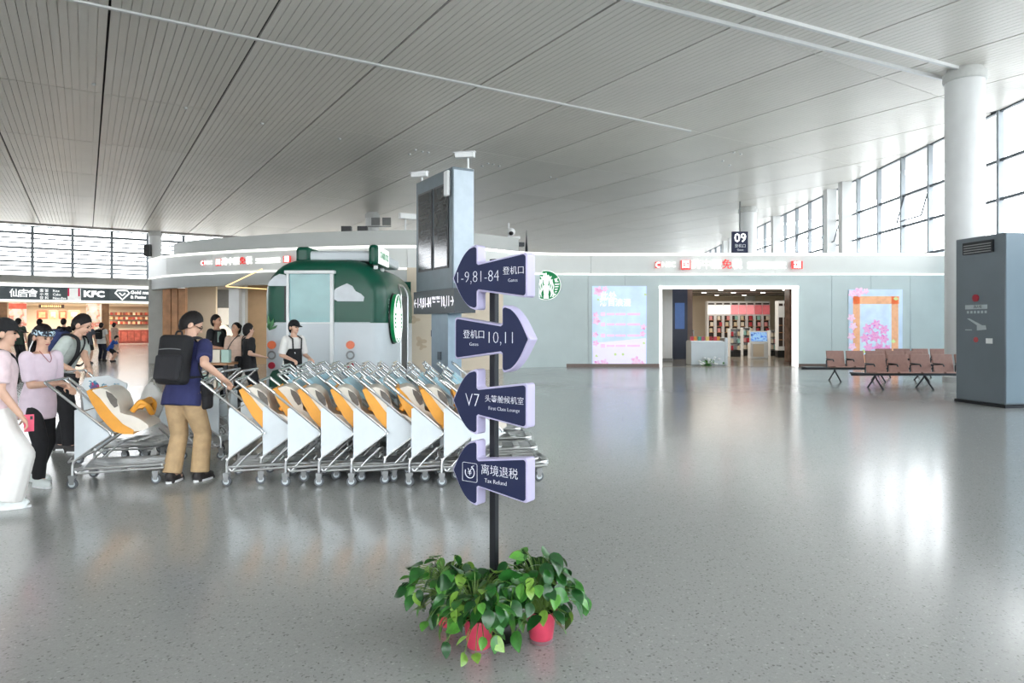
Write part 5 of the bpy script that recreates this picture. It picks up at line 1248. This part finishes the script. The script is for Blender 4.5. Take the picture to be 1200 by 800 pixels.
# man in the grey-green tee
T, J = person('person in grey-green tee bending over a trolley with navy backpack', -5.72, 8.72, (.97, .1), 1.82, GRY, BLK, DSH, lean=24, hpitch=18, hyaw=0, wR=(-5.36, 8.28, 1.08), wL=(-5.30, 8.55, 1.08), fR=(.0, .12), fL=(.0, -.12), cuff=.048, thigh=.064, sleeve=.8, hem=-.05)
backpack('navy blue backpack on the bending person in grey-green tee', J, NBAG, BLK, (.30, .17, .46), .04)
bag('black crossbody bag at the hip of the bending person', J, J['hip'] + V(.14, .22, -.02), (.16, .22, .18), BLK, [J['hip'] + V(.16, .16, .06), J['chest'] + V(.03, .12, -.1), J['chest'] + V(-.10, .02, .05), J['chest'] + V(-.07, -.13, -.1), J['hip'] + V(.1, -.13, .1)], BLK2)
# trailer staff
T, J = person('person in white tee, black apron and cap working at the green trailer', (343 - 600) / F * 12.4, 12.4, (.75, -.6), 1.70, WHT, BLK, BLK, lean=6, hpitch=2, hyaw=-8, hR=(.2, .26, 1.0), hL=(-.16, .30, 1.0), fem=True, hair='short', cap=BLK, apron=BLK, sleeve=.95, vox=.012)
MB().ell(J['hip'] + V(.03, .165, .26), (.03, .006, .03)).build('badge', M_['white'], T)
# shoppers by the trailer
T, J = person('person in patterned black tee standing behind the display table', (254 - 600) / F * 14.6, 14.6, (.9, -.25), 1.83, BLK, BLK2, DSH, hR=(.16, .25, 1.12), hL=(-.2, .2, 1.05), skin=SKIN2, hyaw=-5, vox=.014)
MB().box(J['chest'] + V(.06, .112, -.13), (.10, .012, .22)).build('shirt_print', mat('print_grey_green', (150, 172, 166), .8), T)
T, J = person('person in beige tee with a crossbody strap beside the white post', (276 - 600) / F * 14.3, 14.3, (-.15, -1), 1.66, BEI, cloth('olive', (92, 86, 78)), DSH, hR=(.12, .24, 1.08), hL=(-.2, .12, .86), skin=SKIN2, fem=True, hair='bun', hpitch=-6, hyaw=15, vox=.014, sleeve=.8)
bag('dark crossbody bag of the person in beige tee', J, J['hip'] + V(.18, .08, .08), (.12, .2, .16), BLK, [J['hip'] + V(.17, .1, .16), J['chest'] + V(.02, .115, -.1), J['chest'] + V(-.10, .03, .045), J['chest'] + V(-.04, -.11, -.1)], BLK2)
T, J = person('person dressed in black standing against the trailer corner', (294 - 600) / F * 13.4, 13.3, (.7, .6), 1.64, BLK, BLK2, BLK, hR=(.22, .16, 1.0), fem=True, hpitch=5, vox=.014, sleeve=.8, hair='long')
bag('black shoulder bag of the person dressed in black', J, J['hip'] + V(-.16, -.12, .02), (.26, .14, .3), BLK2, [J['hip'] + V(-.16, -.08, .15), J['chest'] + V(-.08, -.1, .02), J['chest'] + V(-.07, .03, .05), J['hip'] + V(-.18, .08, .15)], BLK)
# people far off in the food hall
def far(px, Y, h, face, shirt, pants, label, **k):
    return person(label, (px - 600) / F * Y, Y, face, h, shirt, pants, DSH, vox=.02, detail=False, **k)
GRN = cloth('dark_green', (44, 60, 50)); BLU = cloth('bright_blue', (44, 88, 176))
far(22, 26, 1.86, (.1, 1), GRN, BLK, 'distant person in dark green tee facing the noodle poster'); far(47, 27, 1.84, (.2, 1), cloth('light_grey', (190, 192, 194)), BLK2, 'distant person in light grey top before the menu boards', sleeve=1.8)
T, J = far(75, 27, 1.86, (0, 1), BLK, BLK2, 'distant person in black tee at the fried chicken counter')
far(103, 28, 1.72, (-.2, 1), cloth('slate', (72, 78, 88)), BLK, 'distant person in slate top and black shorts before the white lightbox', shorts=.75)
T, J = far(119, 30, 1.70, (.05, 1), WHT, cloth('dark_navy', (36, 40, 56)), 'distant person in white tee with black backpack'); backpack('black backpack of the distant person in white tee', J, BLK, BLK2, (.28, .16, .42))
far(131, 29.6, 1.35, (.9, .2), BLU, BLK, 'distant child in bright blue tee stooping beside the backpacker', lean=30, hpitch=10, crouch=.10, shorts=.8, hR=(.15, .3, .45), hL=(-.15, .3, .45))
far(134, 38, 1.72, (.3, 1), BEI, cloth('cream_pants', (206, 190, 170)), 'distant person in beige near the dark snack stall', fem=True, hair='long')
bpy.data.scenes.remove(WORK)
